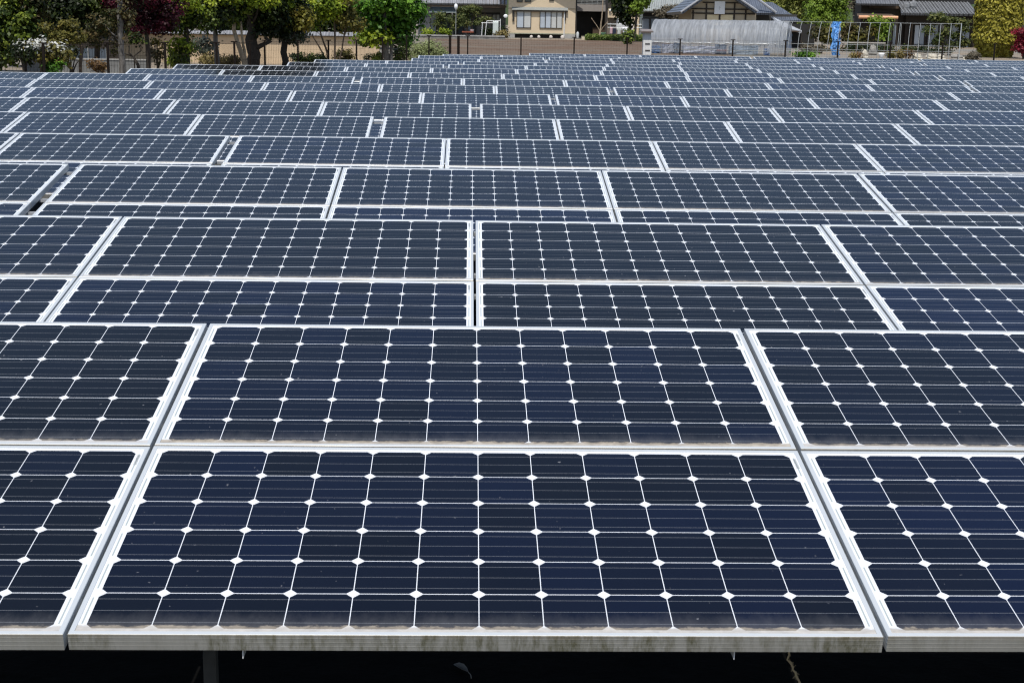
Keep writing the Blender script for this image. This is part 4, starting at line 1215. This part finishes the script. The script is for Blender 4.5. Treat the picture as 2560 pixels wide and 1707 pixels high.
plant('thin_shrub', 'sparse reddish-brown shrub right of the maple trunk', 'shrub', 39.5, [[(396, 120, 3), (394, 170, 4)], [(388, 125, 2), (392, 170, 3)], [(404, 128, 2), (396, 170, 3)]], [(394, 134, 26, 26, 360), (392, 112, 20, 12, 200, 'olive')], 'reddish', 0.05, 1.0, 'brown', SG, limb=False)
plant('low_shrub', 'orange-brown grassy tuft left of the pale grey trunk', 'shrub', 36.5, [[(245, 165, 3), (245, 176, 4)]], [(245, 164, 22, 14, 600)], 'rust', 0.045, 1.0, 'brown', SG, limb=False)
plant('bare_bush', 'dark leafless bush between the clipped pine and the second fence post', 'bush', 34.5,
      [[(172, 120, 2), (175, 150, 3), (178, 178, 5)], [(195, 128, 2), (186, 155, 3), (180, 178, 4)], [(165, 132, 2), (172, 156, 3), (178, 178, 4)], [(206, 140, 2), (192, 160, 3), (182, 178, 4)]],
      [(178, 128, 24, 18, 260)], 'dark', 0.045, 1.0, 'dark', None, limb=False)
for i, (px, D, lab) in enumerate(((420, 74, 'dark evergreen behind the beige wall, above the crimson maple'), (600, 78, 'dark evergreen behind the beige wall, above the thick black trunk'),
                                  (790, 76, 'dark evergreen behind the beige wall, above the multi-stemmed tree'), (900, 80, 'dark evergreen behind the beige wall beside the bright green tree'),
                                  (240, 60, 'dark evergreen deep behind the clipped pine'), (90, 52, 'dark evergreen deep behind the far-left broadleaf tree'), (-40, 46, 'dark evergreen at the far left edge of the photo'))):
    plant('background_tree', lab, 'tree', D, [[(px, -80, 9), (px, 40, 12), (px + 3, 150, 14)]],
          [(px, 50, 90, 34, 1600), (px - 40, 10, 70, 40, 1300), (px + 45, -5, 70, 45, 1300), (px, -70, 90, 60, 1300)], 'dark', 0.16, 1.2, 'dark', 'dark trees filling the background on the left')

# low things on the ground behind the left fence
S = Site('block_wall', 'low grey concrete block wall behind the left fence', 'wall', 47.0, 250)
S.box('block_course', plain('grey_blocks', (0.17, 0.17, 0.165), 0.9, 0.2, 3), 60, 150, 372, 176, 0.0, 0.15, ground=True)
S.box('cap_course', conc, 60, 147, 372, 149.8, -0.02, 0.17)
S = Site('sheet_screen', 'blue-grey sheet screen standing beyond the block wall', 'screen', 64.0, 225)
S.box('sheet', plain('blue_grey_screen', (0.07, 0.09, 0.115), 0.6, 0.1), 170, 122, 268, 137, 0.0, 0.06, ground=True)
for x in (172, 220, 266): S.box('post', steel_grey, x - 1, 120, x + 1, 150, -0.05, -0.002, ground=True)
S = Site('garden_shed', 'dark timber shed in deep shade behind the far-left trees', 'shed', 66.0, 130)
S.box('wall', wood_dark, -160, 20, 300, 128, 0.0, 4.0, ground=True)
u0, u1, w0, w1 = S.rect(-170, 16, 308, 20, 0)
S.slab('roof', tile_dark, (u0, -0.5, w1), (u1, -0.5, w1), (u1, 4.2, w1 + 1.6), (u0, 4.2, w1 + 1.6), 0.1)

# ------------------------------------------------------------------ the gardens in front of the houses
PG = 'clipped pines before the tiled house'
plant('niwaki_pine', 'small clipped pine left of the veranda opening', 'tree', 102.0, [[(1099, 40, 3), (1096, 62, 4), (1098, 90, 5)]], [(1099, 39, 8, 5, 220), (1092, 48, 7, 4, 120), (1108, 49, 8, 4, 160), (1094, 61, 8, 4, 160), (1106, 67, 7, 4, 120)], 'pine', 0.10, 1.1, 'grey', PG)
plant('niwaki_pine', 'clipped pine with a straight pale trunk under the white globe lamp', 'tree', 102.5, [[(1131, 32, 3), (1131, 60, 4), (1130, 92, 5)]], [(1142, 58, 10, 6, 260), (1128, 48, 8, 5, 160), (1138, 66, 9, 4, 160), (1148, 44, 9, 5, 180)], 'pine', 0.10, 1.1, 'grey', PG)
plant('niwaki_pine', 'largest clipped pine with many cushions in front of the tiled house', 'tree', 104.0, [[(1190, 30, 4), (1180, 60, 5), (1178, 92, 6)]],
      [(1162, 24, 16, 7, 420), (1185, 22, 18, 6, 420), (1160, 34, 14, 6, 300), (1192, 32, 10, 5, 200), (1205, 48, 14, 5, 260), (1222, 49, 8, 4, 120), (1168, 46, 18, 8, 320), (1196, 58, 14, 6, 220), (1166, 62, 16, 7, 240)], 'pine', 0.075, 1.5, 'dark', PG)
plant('low_shrub', 'rounded green shrub at the left end of the stone edging', 'shrub', 101.5, [[(1068, 80, 3), (1068, 92, 3)]], [(1066, 81, 16, 7, 420)], 'yellowgreen', 0.09, 1.0, 'brown', 'shrubs on the stone edging', limb=False)
plant('low_shrub', 'rounded green shrub between the two small clipped pines', 'shrub', 101.5, [[(1114, 82, 3), (1114, 92, 3)]], [(1114, 81, 10, 7, 320)], 'yellowgreen', 0.09, 1.0, 'brown', 'shrubs on the stone edging', limb=False)
plant('low_shrub', 'low shrub by the footing of the beige house', 'shrub', 101.5, [[(1256, 86, 3), (1256, 95, 3)]], [(1256, 86, 12, 6, 300)], 'ochre', 0.09, 1.0, 'brown', 'shrubs on the stone edging', limb=False)
plant('low_shrub', 'dark green shrub beside the laundry stand', 'shrub', 104.0, [[(1224, 74, 3), (1224, 92, 3)]], [(1222, 76, 12, 12, 420), (1258, 72, 8, 14, 260)], 'dark', 0.10, 1.0, 'brown', 'shrubs on the stone edging', limb=False)

S = Site('globe_lamp', 'white globe garden lamp on a slim post before the tiled house', 'lamp', 100.5, 1140)
c = S.loc(1140, 17, 0)
MB().ball(c, (0.125, 0.125, 0.19), 14, 10).build('globe', plain('milky_globe', (0.82, 0.83, 0.84), 0.3, 0.02), S.root, True)
MB().tube([(c.x, 0, -0.05), (c.x, 0, c.z - 0.19)], 0.02, 8).build('pole', steel_grey, S.root)
MB().tube([(c.x, 0, c.z - 0.22), (c.x, 0, c.z - 0.17)], 0.06, 8).build('collar', steel_grey, S.root)
S = Site('satellite_dish', 'small white dish on a pole between the tiled and beige houses', 'dish', 103.8, 1264)
c = S.loc(1264, 41, 0)
MB().ball(c, (0.15, 0.04, 0.13), 14, 8).build('dish', white_paint, S.root, True)
MB().tube([(c.x, 0.05, -0.05), (c.x, 0.05, c.z)], 0.02, 6).build('pole', bronze, S.root)
S = Site('red_bench', 'low rust-red garden bench in front of the tiled house', 'bench', 101.0, 1168)
S.box('seat', plain('rust_red', (0.26, 0.07, 0.035), 0.7, 0.15), 1155, 79, 1184, 82, 0.0, 0.5)
for x in (1159, 1168, 1179): S.box('leg', wood_dark, x - 1, 82, x + 1, 92, 0.1, 0.35, ground=True)
S = Site('white_basin', 'small white basin standing on the end of the red bench', 'basin', 101.15, 1180)
c = S.loc(1180, 76.5, 0)
b = MB(); n = 12
for r, z in ((0.10, -0.07), (0.15, 0.07), (0.13, 0.06), (0.09, -0.04)):
    for j in range(n): b.v.append((c.x + r * math.cos(2 * PI * j / n), 0.1 + r * math.sin(2 * PI * j / n), c.z + z))
for i in range(3):
    for j in range(n): b.f.append((i * n + j, i * n + (j + 1) % n, (i + 1) * n + (j + 1) % n, (i + 1) * n + j))
b.f.append(tuple(range(n))[::-1]); b.f.append(tuple(3 * n + j for j in range(n)))
b.build('bowl', plain('pinkish_white', (0.75, 0.68, 0.66), 0.5, 0.05), S.root)
S = Site('laundry_stand', 'white laundry stand of thin pipes left of the beige house', 'laundry stand', 102.5, 1230)
b = MB()
for (x0, y0, x1, y1) in ((1217, 53, 1252, 53), (1203, 58, 1236, 58)):
    b.tube([S.loc(x0, y0), S.loc(x1, y1)], 0.022, 6)
b.build('rail', white_paint, S.root)
for (xt, xb, yt) in ((1251, 1250, 48), (1234, 1232, 54), (1206, 1204, 56), (1217, 1212, 53)):
    p = S.loc(xt, yt); q = S.loc(xb, 88); q.z = -0.03
    MB().tube([p, q], 0.025, 6).build('leg', white_paint, S.root)


def cloth(name, label, D, x0, y0, x1, y1, col, group='washing hung out to dry', shirt=False):
    s = Site(name, label, 'laundry', D, (x0 + x1) / 2, group, z=None)
    u0, u1, w0, w1 = s.rect(x0, y0, x1, y1)
    m = MB(); nx, nz = 8, 8
    for side in (0, 1):
        for j in range(nz + 1):
            for i in range(nx + 1):
                f = i / nx - 0.5; sp = 1.0
                if shirt: sp = 0.62 if j < nz * 0.6 else 1.0
                m.v.append(((u0 + u1) / 2 + f * (u1 - u0) * sp, 0.03 * math.sin(i * 1.9 + j * 0.3) + side * 0.025, w0 + (w1 - w0) * j / nz + 0.01 * math.sin(i * 2.0)))
    n0 = (nx + 1) * (nz + 1)
    for j in range(nz):
        for i in range(nx):
            a = j * (nx + 1) + i; m.f.append((a, a + 1, a + nx + 2, a + nx + 1)); m.f.append((n0 + a + 1, n0 + a, n0 + a + nx + 1, n0 + a + nx + 2))
    for j in range(nz):
        a = j * (nx + 1); m.f.append((a, a + nx + 1, n0 + a + nx + 1, n0 + a)); a += nx; m.f.append((a + nx + 1, a, n0 + a, n0 + a + nx + 1))
    for i in range(nx): a = i; m.f.append((a + 1, a, n0 + a, n0 + a + 1)); a = nz * (nx + 1) + i; m.f.append((a, a + 1, n0 + a + 1, n0 + a))
    o = m.build(name, plain('cloth_' + name + str(x0), col, 0.9, 0.05), None, True)
    o.location = s.o; o.rotation_euler = s.root.rotation_euler
    tag(o, label, 'laundry', group)
    bpy.data.objects.remove(s.root)
    return o


cloth('towel', 'pale grey-green sheet hanging on the white laundry stand', 102.35, 1232, 54, 1246, 86, (0.55, 0.60, 0.57))
S = Site('laundry_poles', 'two white laundry poles on posts in front of the annex', 'laundry stand', 103.0, 1560)
b = MB()
for y in (61, 69): b.tube([S.loc(1519, y), S.loc(1604, y + 1)], 0.022, 6)
b.build('rail', white_paint, S.root)
for x in (1526, 1601):
    p = S.loc(x, 58); MB().tube([(p.x, 0.03, -0.03), (p.x, 0.03, p.z)], 0.03, 6).build('post', steel_grey, S.root)
cloth('towel', 'pink towel at the left end of the laundry poles', 102.85, 1525, 69, 1531, 86, (0.58, 0.40, 0.44))
cloth('trousers', 'navy trousers hanging next to the pink towel', 102.85, 1531, 72, 1540, 88, (0.025, 0.03, 0.06))
cloth('shirt', 'pale grey shirt hanging between the navy trousers and the white shirt', 102.85, 1541, 70, 1554, 87, (0.55, 0.56, 0.54), shirt=True)
cloth('shirt', 'bright white shirt hanging on the laundry poles', 102.85, 1555, 69, 1568, 87, (0.82, 0.82, 0.86), shirt=True)
cloth('towel', 'white and pink towel at the right of the laundry poles', 102.85, 1573, 62, 1584, 80, (0.80, 0.70, 0.68))

# small stones, tank and boxes along the beige house
for (px, py, r, lab) in ((1328, 95, 0.075, 'pale stone below the left window of the beige house'), (1347, 94.5, 0.07, 'pale stone between the two windows of the beige house'),
                         (1377, 95.5, 0.08, 'pinkish stone below the right window of the beige house'), (1406, 97, 0.09, 'pale stone by the right footing of the beige house')):
    p = atD(px, py, 103.3)
    b = MB().ball((0, 0, 0.06), (r * 1.2, r, r), 9, 6, 0.1)
    o = b.build('stone', plain('pale_stone', (0.55, 0.50, 0.45), 0.9, 0.1), None, True); o.location = (p.x, p.y, gz(p.y, p.x)); o.scale = (1.3, 1.3, 1.8)
    tag(o, lab, 'stone', 'pale stones before the beige house')
S = Site('gas_cylinder', 'pale grey gas cylinder at the right corner of the beige house', 'cylinder', 103.5, 1444)
u0, u1, w0, w1 = S.rect(1440.5, 80, 1447.5, 96)
r = (u1 - u0) / 2; b = MB(); b.tube([(0, 0, 0.02), (0, 0, 0.06), (0, 0, w1 - 0.10), (0, 0, w1 - 0.04), (0, 0, w1)], [r * 0.8, r, r, r * 0.7, r * 0.3], 14)
b.build('tank', plain('pale_grey_tank', (0.50, 0.52, 0.52), 0.5, 0.06), S.root, True)
MB().tube([(0, 0, w1), (0, 0, w1 + 0.06)], r * 0.22, 8).build('valve', bronze, S.root)
S = Site('cream_box', 'small cream box on the grass edge right of the gas cylinder', 'box', 102.5, 1458)
S.box('box_body', plain('cream_box_paint', (0.66, 0.58, 0.42), 0.7, 0.08), 1454, 92, 1462, 99, 0, 0.25, ground=True)
S.box('lid', plain('cream_box_lid', (0.72, 0.65, 0.5), 0.7, 0.08), 1453.5, 91, 1462.5, 92, -0.02, 0.27)
S = Site('green_tub', 'small pale green tub near the slender pale trunk', 'tub', 103.0, 1508)
c = S.loc(1508, 82)
b = MB(); b.tube([(0, 0, 0.0), (0, 0, max(0.15, c.z))], [0.13, 0.17], 12); b.build('bucket', plain('pale_green_plastic', (0.27, 0.45, 0.27), 0.5), S.root)
MB().tube([(0, 0, max(0.15, c.z) - 0.02), (0, 0, max(0.15, c.z) + 0.015)], 0.185, 12).build('rim', plain('pale_green_rim', (0.34, 0.52, 0.33), 0.5), S.root)
plant('slender_tree', 'slender bare tree with a pale trunk in front of the balcony house', 'tree', 101.0, [[(1508, -30, 2), (1506, 30, 3), (1502, 70, 4), (1499, 96, 5)], [(1478, 45, 1), (1490, 62, 1.5), (1500, 78, 2)], [(1520, 55, 1), (1508, 68, 1.5), (1501, 80, 2)]],
      [(1506, -40, 14, 12, 60)], 'olive', 0.08, 1.0, 'beige', None)
plant('garden_tree', 'dark glossy evergreen garden tree behind the laundry', 'tree', 99.0, [[(1572, 20, 6), (1574, 50, 8), (1576, 98, 9)]],
      [(1556, 8, 24, 22, 900), (1572, 22, 18, 18, 500), (1548, 26, 14, 10, 260), (1558, -25, 26, 18, 500), (1556, 40, 14, 10, 160), (1572, 56, 10, 18, 160)], 'dark', 0.15, 1.2, 'dark', 'garden trees before the houses')
plant('garden_tree', 'yellow-green garden tree overlapping the dark evergreen', 'tree', 98.5, [[(1594, 10, 5), (1590, 50, 6), (1586, 98, 7)]],
      [(1602, 4, 24, 18, 800), (1592, 20, 14, 14, 260), (1600, -25, 26, 18, 500), (1616, -4, 14, 12, 220)], 'fresh', 0.13, 1.15, 'dark', 'garden trees before the houses')
plant('bush', 'dark green bush behind the fence in line with the laundry', 'bush', 92.0, [[(1568, 100, 4), (1568, 116, 5)]], [(1570, 90, 10, 12, 420), (1567, 103, 7, 7, 200)], 'mixed', 0.10, 1.2, 'dark', None, limb=False)
plant('dry_shrub', 'dry brownish shrub in front of the pale tiled roof', 'shrub', 113.0, [[(1665, 30, 3), (1668, 92, 4)]], [(1660, 34, 26, 10, 420), (1685, 36, 22, 12, 420), (1672, 20, 26, 12, 260)], 'brown', 0.12, 1.0, 'brown', None)
# grass bank before the annex
pts = []
n = 5200
px = RNG.uniform(1466, 1606, n); dd = RNG.uniform(100.5, 104.5, n)
g = np.array([tuple(atD(a, 92, d)) for a, d in zip(px, dd)])
g[:, 2] = [gz(y) for y in g[:, 1]]
g[:, 2] += RNG.uniform(0.02, 0.32, n)
gb = leaf_object('grass', leafmat('leaves_grass', [(0.06, 0.10, 0.02), (0.12, 0.18, 0.035), (0.20, 0.22, 0.06)]), None, g, RNG.normal(size=(n, 3)) * 0.7 + np.array([0, -0.6, 0.5]), 0.13, RNG.uniform(0, 1, n), 2.2)
tag(gb, kind='stuff')

# trees behind the hoop frame
YG = 'pale green trees behind the hoop frame'
plant('olive_tree', 'olive-yellow tree right of the slate-blue roof', 'tree', 118.0, [[(1972, -10, 4), (1974, 40, 5), (1976, 120, 6)]], [(1965, 15, 44, 26, 1500), (1990, 38, 30, 16, 700), (1935, 0, 30, 20, 700), (1990, -30, 50, 30, 1300), (2000, 10, 28, 26, 700)], 'oliveyellow', 0.13, 2.2, 'grey', YG)
plant('fresh_green_tree', 'fuller fresh green tree beside the olive-yellow one', 'tree', 114.0, [[(2065, 20, 4), (2065, 70, 6), (2065, 130, 7)]], [(2050, 12, 40, 30, 1500), (2090, 18, 36, 34, 1400), (2060, 45, 50, 14, 900), (2070, -40, 60, 32, 1500)], 'fresh', 0.125, 2.2, 'dark', YG)
plant('dark_hedge', 'dark clipped hedge in shade behind the hoop frame', 'hedge', 110.0, [[(2040, 70, 4), (2040, 130, 5)]], [(2010, 66, 26, 12, 800), (2050, 68, 34, 14, 1000), (2095, 66, 30, 14, 900), (2140, 76, 26, 24, 900)], 'mixed', 0.14, 1.2, 'dark', None, limb=False)
plant('bare_grey_tree', 'leafless grey tree left of the traditional house', 'tree', 112.0, [[(2138, -60, 3), (2136, 10, 4), (2134, 80, 5)], [(2124, -30, 2), (2132, 10, 2.5), (2134, 50, 3)], [(2150, -20, 2), (2142, 20, 2.5), (2136, 60, 3)]], [(2134, 8, 16, 30, 420), (2142, 30, 10, 16, 160)], 'brown', 0.12, 1.0, 'grey', None)
plant('green_shrub', 'upright fresh green shrub under the orange awning', 'shrub', 93.0, [[(2195, 60, 3), (2195, 120, 4)]], [(2195, 56, 24, 10, 700), (2206, 80, 14, 22, 500), (2180, 75, 14, 20, 300, 'olive')], 'fresh', 0.12, 1.1, 'brown', None)
plant('russet_bush', 'russet-leaved bush right of the hanging blue tarpaulin', 'bush', 86.0, [[(2130, 90, 3), (2130, 120, 4)]], [(2118, 76, 20, 16, 420), (2135, 92, 32, 18, 700, 'olive'), (2158, 84, 16, 16, 260)], 'reddish', 0.12, 1.15, 'brown', None, limb=False)
plant('russet_bush', 'russet-leaved bush seen through the hoops left of the tarpaulin', 'bush', 86.5, [[(2055, 90, 3), (2055, 120, 4)]], [(2050, 82, 18, 14, 360), (2066, 92, 14, 20, 300, 'olive')], 'reddish', 0.12, 1.15, 'brown', None, limb=False)
plant('garden_pine', 'sprawling garden pine with layered yellow-green cushions before the dark house', 'tree', 79.0,
      [[(2352, 48, 5), (2362, 80, 6), (2372, 115, 8), (2373, 155, 9)], [(2395, 95, 4), (2384, 108, 5), (2374, 122, 6)], [(2336, 40, 3), (2346, 62, 4), (2362, 84, 5)]],
      [(2350, 44, 18, 8, 560), (2332, 45, 9, 6, 200), (2375, 54, 14, 7, 380), (2402, 58, 16, 7, 460), (2410, 70, 10, 7, 240), (2322, 76, 8, 9, 240), (2391, 90, 13, 6, 380), (2412, 108, 11, 8, 360), (2341, 106, 13, 7, 320), (2352, 92, 10, 7, 200), (2378, 112, 16, 8, 260), (2366, 74, 10, 8, 160)], 'pine', 0.085, 1.2, 'grey', None)
# golden conifer column
D = 77.0
f = atD(2488, 148, D); root = empty('golden_conifer', (f.x, f.y, gz(f.y, f.x)), 'tall columnar golden-yellow conifer near the right edge', 'tree')
n = 15000; s = D / FPX
zt_ = (atD(2488, -45, D).z - gz(f.y, f.x)); r0 = 59 * s
h = RNG.uniform(0, 1, n); ph = RNG.uniform(0, 2 * PI, n)
cl = RNG.uniform(-0.6, 0.6, (60, 40))
bump = cl[(h * 59).astype(int), (ph / (2 * PI) * 39).astype(int)]
rr_ = r0 * (np.minimum(1.0, 0.62 + 1.6 * h) * np.minimum(1.0, (1.02 - h) * 4)) * (0.94 + 0.09 * bump) * RNG.uniform(0.86, 1.03, n)
pp = np.stack([rr_ * np.cos(ph), rr_ * np.sin(ph), 0.02 + h * zt_], 1)
nn_ = np.stack([np.cos(ph), np.sin(ph), 0.35 + 0 * ph], 1) + RNG.normal(size=(n, 3)) * 0.45
leaf_object('crown', leafmat('leaves_conifer', GREENS['conifer'], 0.15), root, pp, nn_, 0.10, 0.5 + 0.45 * bump + RNG.uniform(-0.25, 0.25, n), 1.8)
MB().tube([(0, 0, -0.05), (0.03, 0, 1.2), (0, 0.02, zt_ * 0.9)], [0.16, 0.12, 0.04], 8).build('trunk', BARK['brown'], root, True)
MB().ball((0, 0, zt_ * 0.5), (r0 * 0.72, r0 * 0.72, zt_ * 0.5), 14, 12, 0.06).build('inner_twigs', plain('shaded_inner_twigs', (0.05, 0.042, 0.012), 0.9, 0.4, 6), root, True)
plant('crimson_maple', 'bright crimson maple at the right edge beside the golden conifer', 'tree', 75.0, [[(2562, 80, 4), (2560, 115, 5), (2558, 155, 6)]],
      [(2556, 82, 22, 9, 700), (2570, 98, 26, 10, 700), (2548, 108, 12, 8, 220), (2553, 122, 18, 6, 420), (2590, 80, 20, 14, 500)], 'crimson', 0.075, 1.2, 'dark', None)
LG = 'low plants and stones at the foot of the hoop frame'
plant('clipped_bush', 'rounded brown clipped bush at the foot of the golden conifer', 'bush', 71.0, [[(2432, 140, 4), (2432, 155, 5)]], [(2432, 141, 20, 13, 1500), (2420, 146, 14, 8, 500)], 'brown', 0.05, 1.0, 'brown', LG, limb=False)
plant('low_shrub', 'small ochre shrub in front of the hoop frame', 'shrub', 70.5, [[(2250, 145, 3), (2250, 158, 3)]], [(2250, 136, 11, 9, 420)], 'ochre', 0.06, 1.0, 'brown', LG, limb=False)
plant('low_shrub', 'small rust-coloured shrub right of the ochre one', 'shrub', 70.5, [[(2272, 145, 3), (2272, 158, 3)]], [(2272, 136, 10, 9, 420)], 'rust', 0.06, 1.0, 'brown', LG, limb=False)
plant('low_shrub', 'low green shrub under the left hoops', 'shrub', 72.0, [[(2010, 145, 3), (2010, 158, 3)]], [(2008, 138, 18, 8, 520), (2030, 140, 12, 6, 240)], 'bright', 0.07, 1.0, 'brown', LG, limb=False)
plant('low_shrub', 'yellow-green tuft right of the blue tarpaulin foot', 'shrub', 70.5, [[(2132, 145, 3), (2132, 158, 3)]], [(2132, 140, 12, 6, 260), (2150, 138, 8, 5, 120, 'rust')], 'ochre', 0.06, 1.0, 'brown', LG, limb=False)
plant('low_shrub', 'olive shrub between the white pot and the far fence', 'shrub', 72.0, [[(2226, 140, 3), (2226, 158, 3)]], [(2226, 136, 12, 10, 360)], 'olive', 0.06, 1.0, 'brown', LG, limb=False)
plant('grey_shrub', 'pale twiggy grey shrub behind the left hoops', 'shrub', 79.0, [[(2025, 125, 3), (2025, 150, 3)]], [(2015, 122, 16, 10, 420), (2040, 124, 16, 8, 360)], 'brown', 0.08, 1.0, 'brown', LG, limb=False)
plant('low_hedge', 'low dark hedge along the back of the hoop frame', 'hedge', 84.0, [[(2150, 115, 3), (2150, 150, 3)]], [(2130, 122, 40, 10, 800), (2200, 126, 40, 10, 800), (2290, 128, 50, 10, 900), (2350, 132, 30, 8, 500), (2060, 132, 30, 10, 500)], 'dark', 0.09, 1.1, 'dark', LG, limb=False)
for (px, py, r, ry, lab) in ((2292, 142, 0.24, 0.16, 'rounded cream rock right of the rust shrub'), (2330, 141, 0.30, 0.16, 'flat cream rock left of the pine trunk'), (2352, 143, 0.22, 0.13, 'small cream rock touching the end hoop'),
                             (2404, 146, 0.16, 0.09, 'white stone left of the brown clipped bush'), (2392, 142, 0.30, 0.14, 'grey-brown rock right of the pine trunk'), (2182, 128, 0.22, 0.36, 'upright grey rock behind the hoops'),
                             (2162, 136, 0.15, 0.24, 'pale upright stone left of the white pot')):
    p = atD(px, py, 70.8 if py > 130 else 78)
    zc = p.z - gz(p.y, p.x)
    b = MB().ball((0, 0, zc - 0.02), (r, r * 0.8, max(ry, zc * 0.5)), 10, 8, 0.12)
    b.ball((0.02, 0, zc * 0.35), (r * 1.15, r * 0.95, max(0.06, zc * 0.45)), 10, 6, 0.1)
    o = b.build('rock', plain('rock_' + ('cream' if 'cream' in lab or 'white' in lab else 'grey'), (0.50, 0.46, 0.38) if 'cream' in lab or 'white' in lab else (0.26, 0.245, 0.22), 0.95, 0.25, 6, bump=0.6))
    o.location = (p.x, p.y, gz(p.y, p.x)); tag(o, lab, 'rock', 'garden rocks by the hoop frame')
S = Site('white_pot', 'round white pot standing below the hoops', 'pot', 70.6, 2207)
c = S.loc(2207, 138); b = MB(); n = 14
zt2 = S.loc(2207, 133).z
for r, z in ((0.09, 0.0), (0.09, zt2 - 0.18), (0.15, zt2 - 0.07), (0.14, zt2), (0.115, zt2), (0.11, zt2 - 0.08)):
    for j in range(n): b.v.append((r * math.cos(2 * PI * j / n), r * math.sin(2 * PI * j / n), z))
for i in range(5):
    for j in range(n): b.f.append((i * n + j, i * n + (j + 1) % n, (i + 1) * n + (j + 1) % n, (i + 1) * n + j))
b.f.append(tuple(range(n))[::-1]); b.f.append(tuple(5 * n + j for j in range(n)))
b.build('pot_body', white_paint, S.root, True)
S = Site('garden_rail', 'long pale wooden rail on posts behind the hoop frame', 'rail', 82.0, 2210)
S.box('rail', plain('bleached_wood', (0.46, 0.43, 0.39), 0.8, 0.15), 2104, 106, 2214, 109, 0, 0.08)
for x in (2106, 2140, 2176, 2211): S.box('post', wood_brown, x - 1.2, 109, x + 1.2, 150, 0.01, 0.07, ground=True)

# a wooded hill line that closes the view between and behind the houses
b = MB(); hx = np.linspace(-260, 330, 60)
for x in hx: b.v.append((x, 330, 0)); b.v.append((x, 350, 30 + 9 * math.sin(x * 0.03) + 5 * math.sin(x * 0.11 + 1) + random.uniform(-1, 1)))
for i in range(59): b.f.append((2 * i, 2 * i + 2, 2 * i + 3, 2 * i + 1))
b.v += [(x, 420, 0) for x in hx]
for i in range(59): b.f.append((2 * i + 1, 2 * i + 3, 120 + i + 1, 120 + i))
tag(b.build('hill', plain('wooded_hill', (0.05, 0.075, 0.03), 0.95, 0.4, 0.3)), kind='structure')
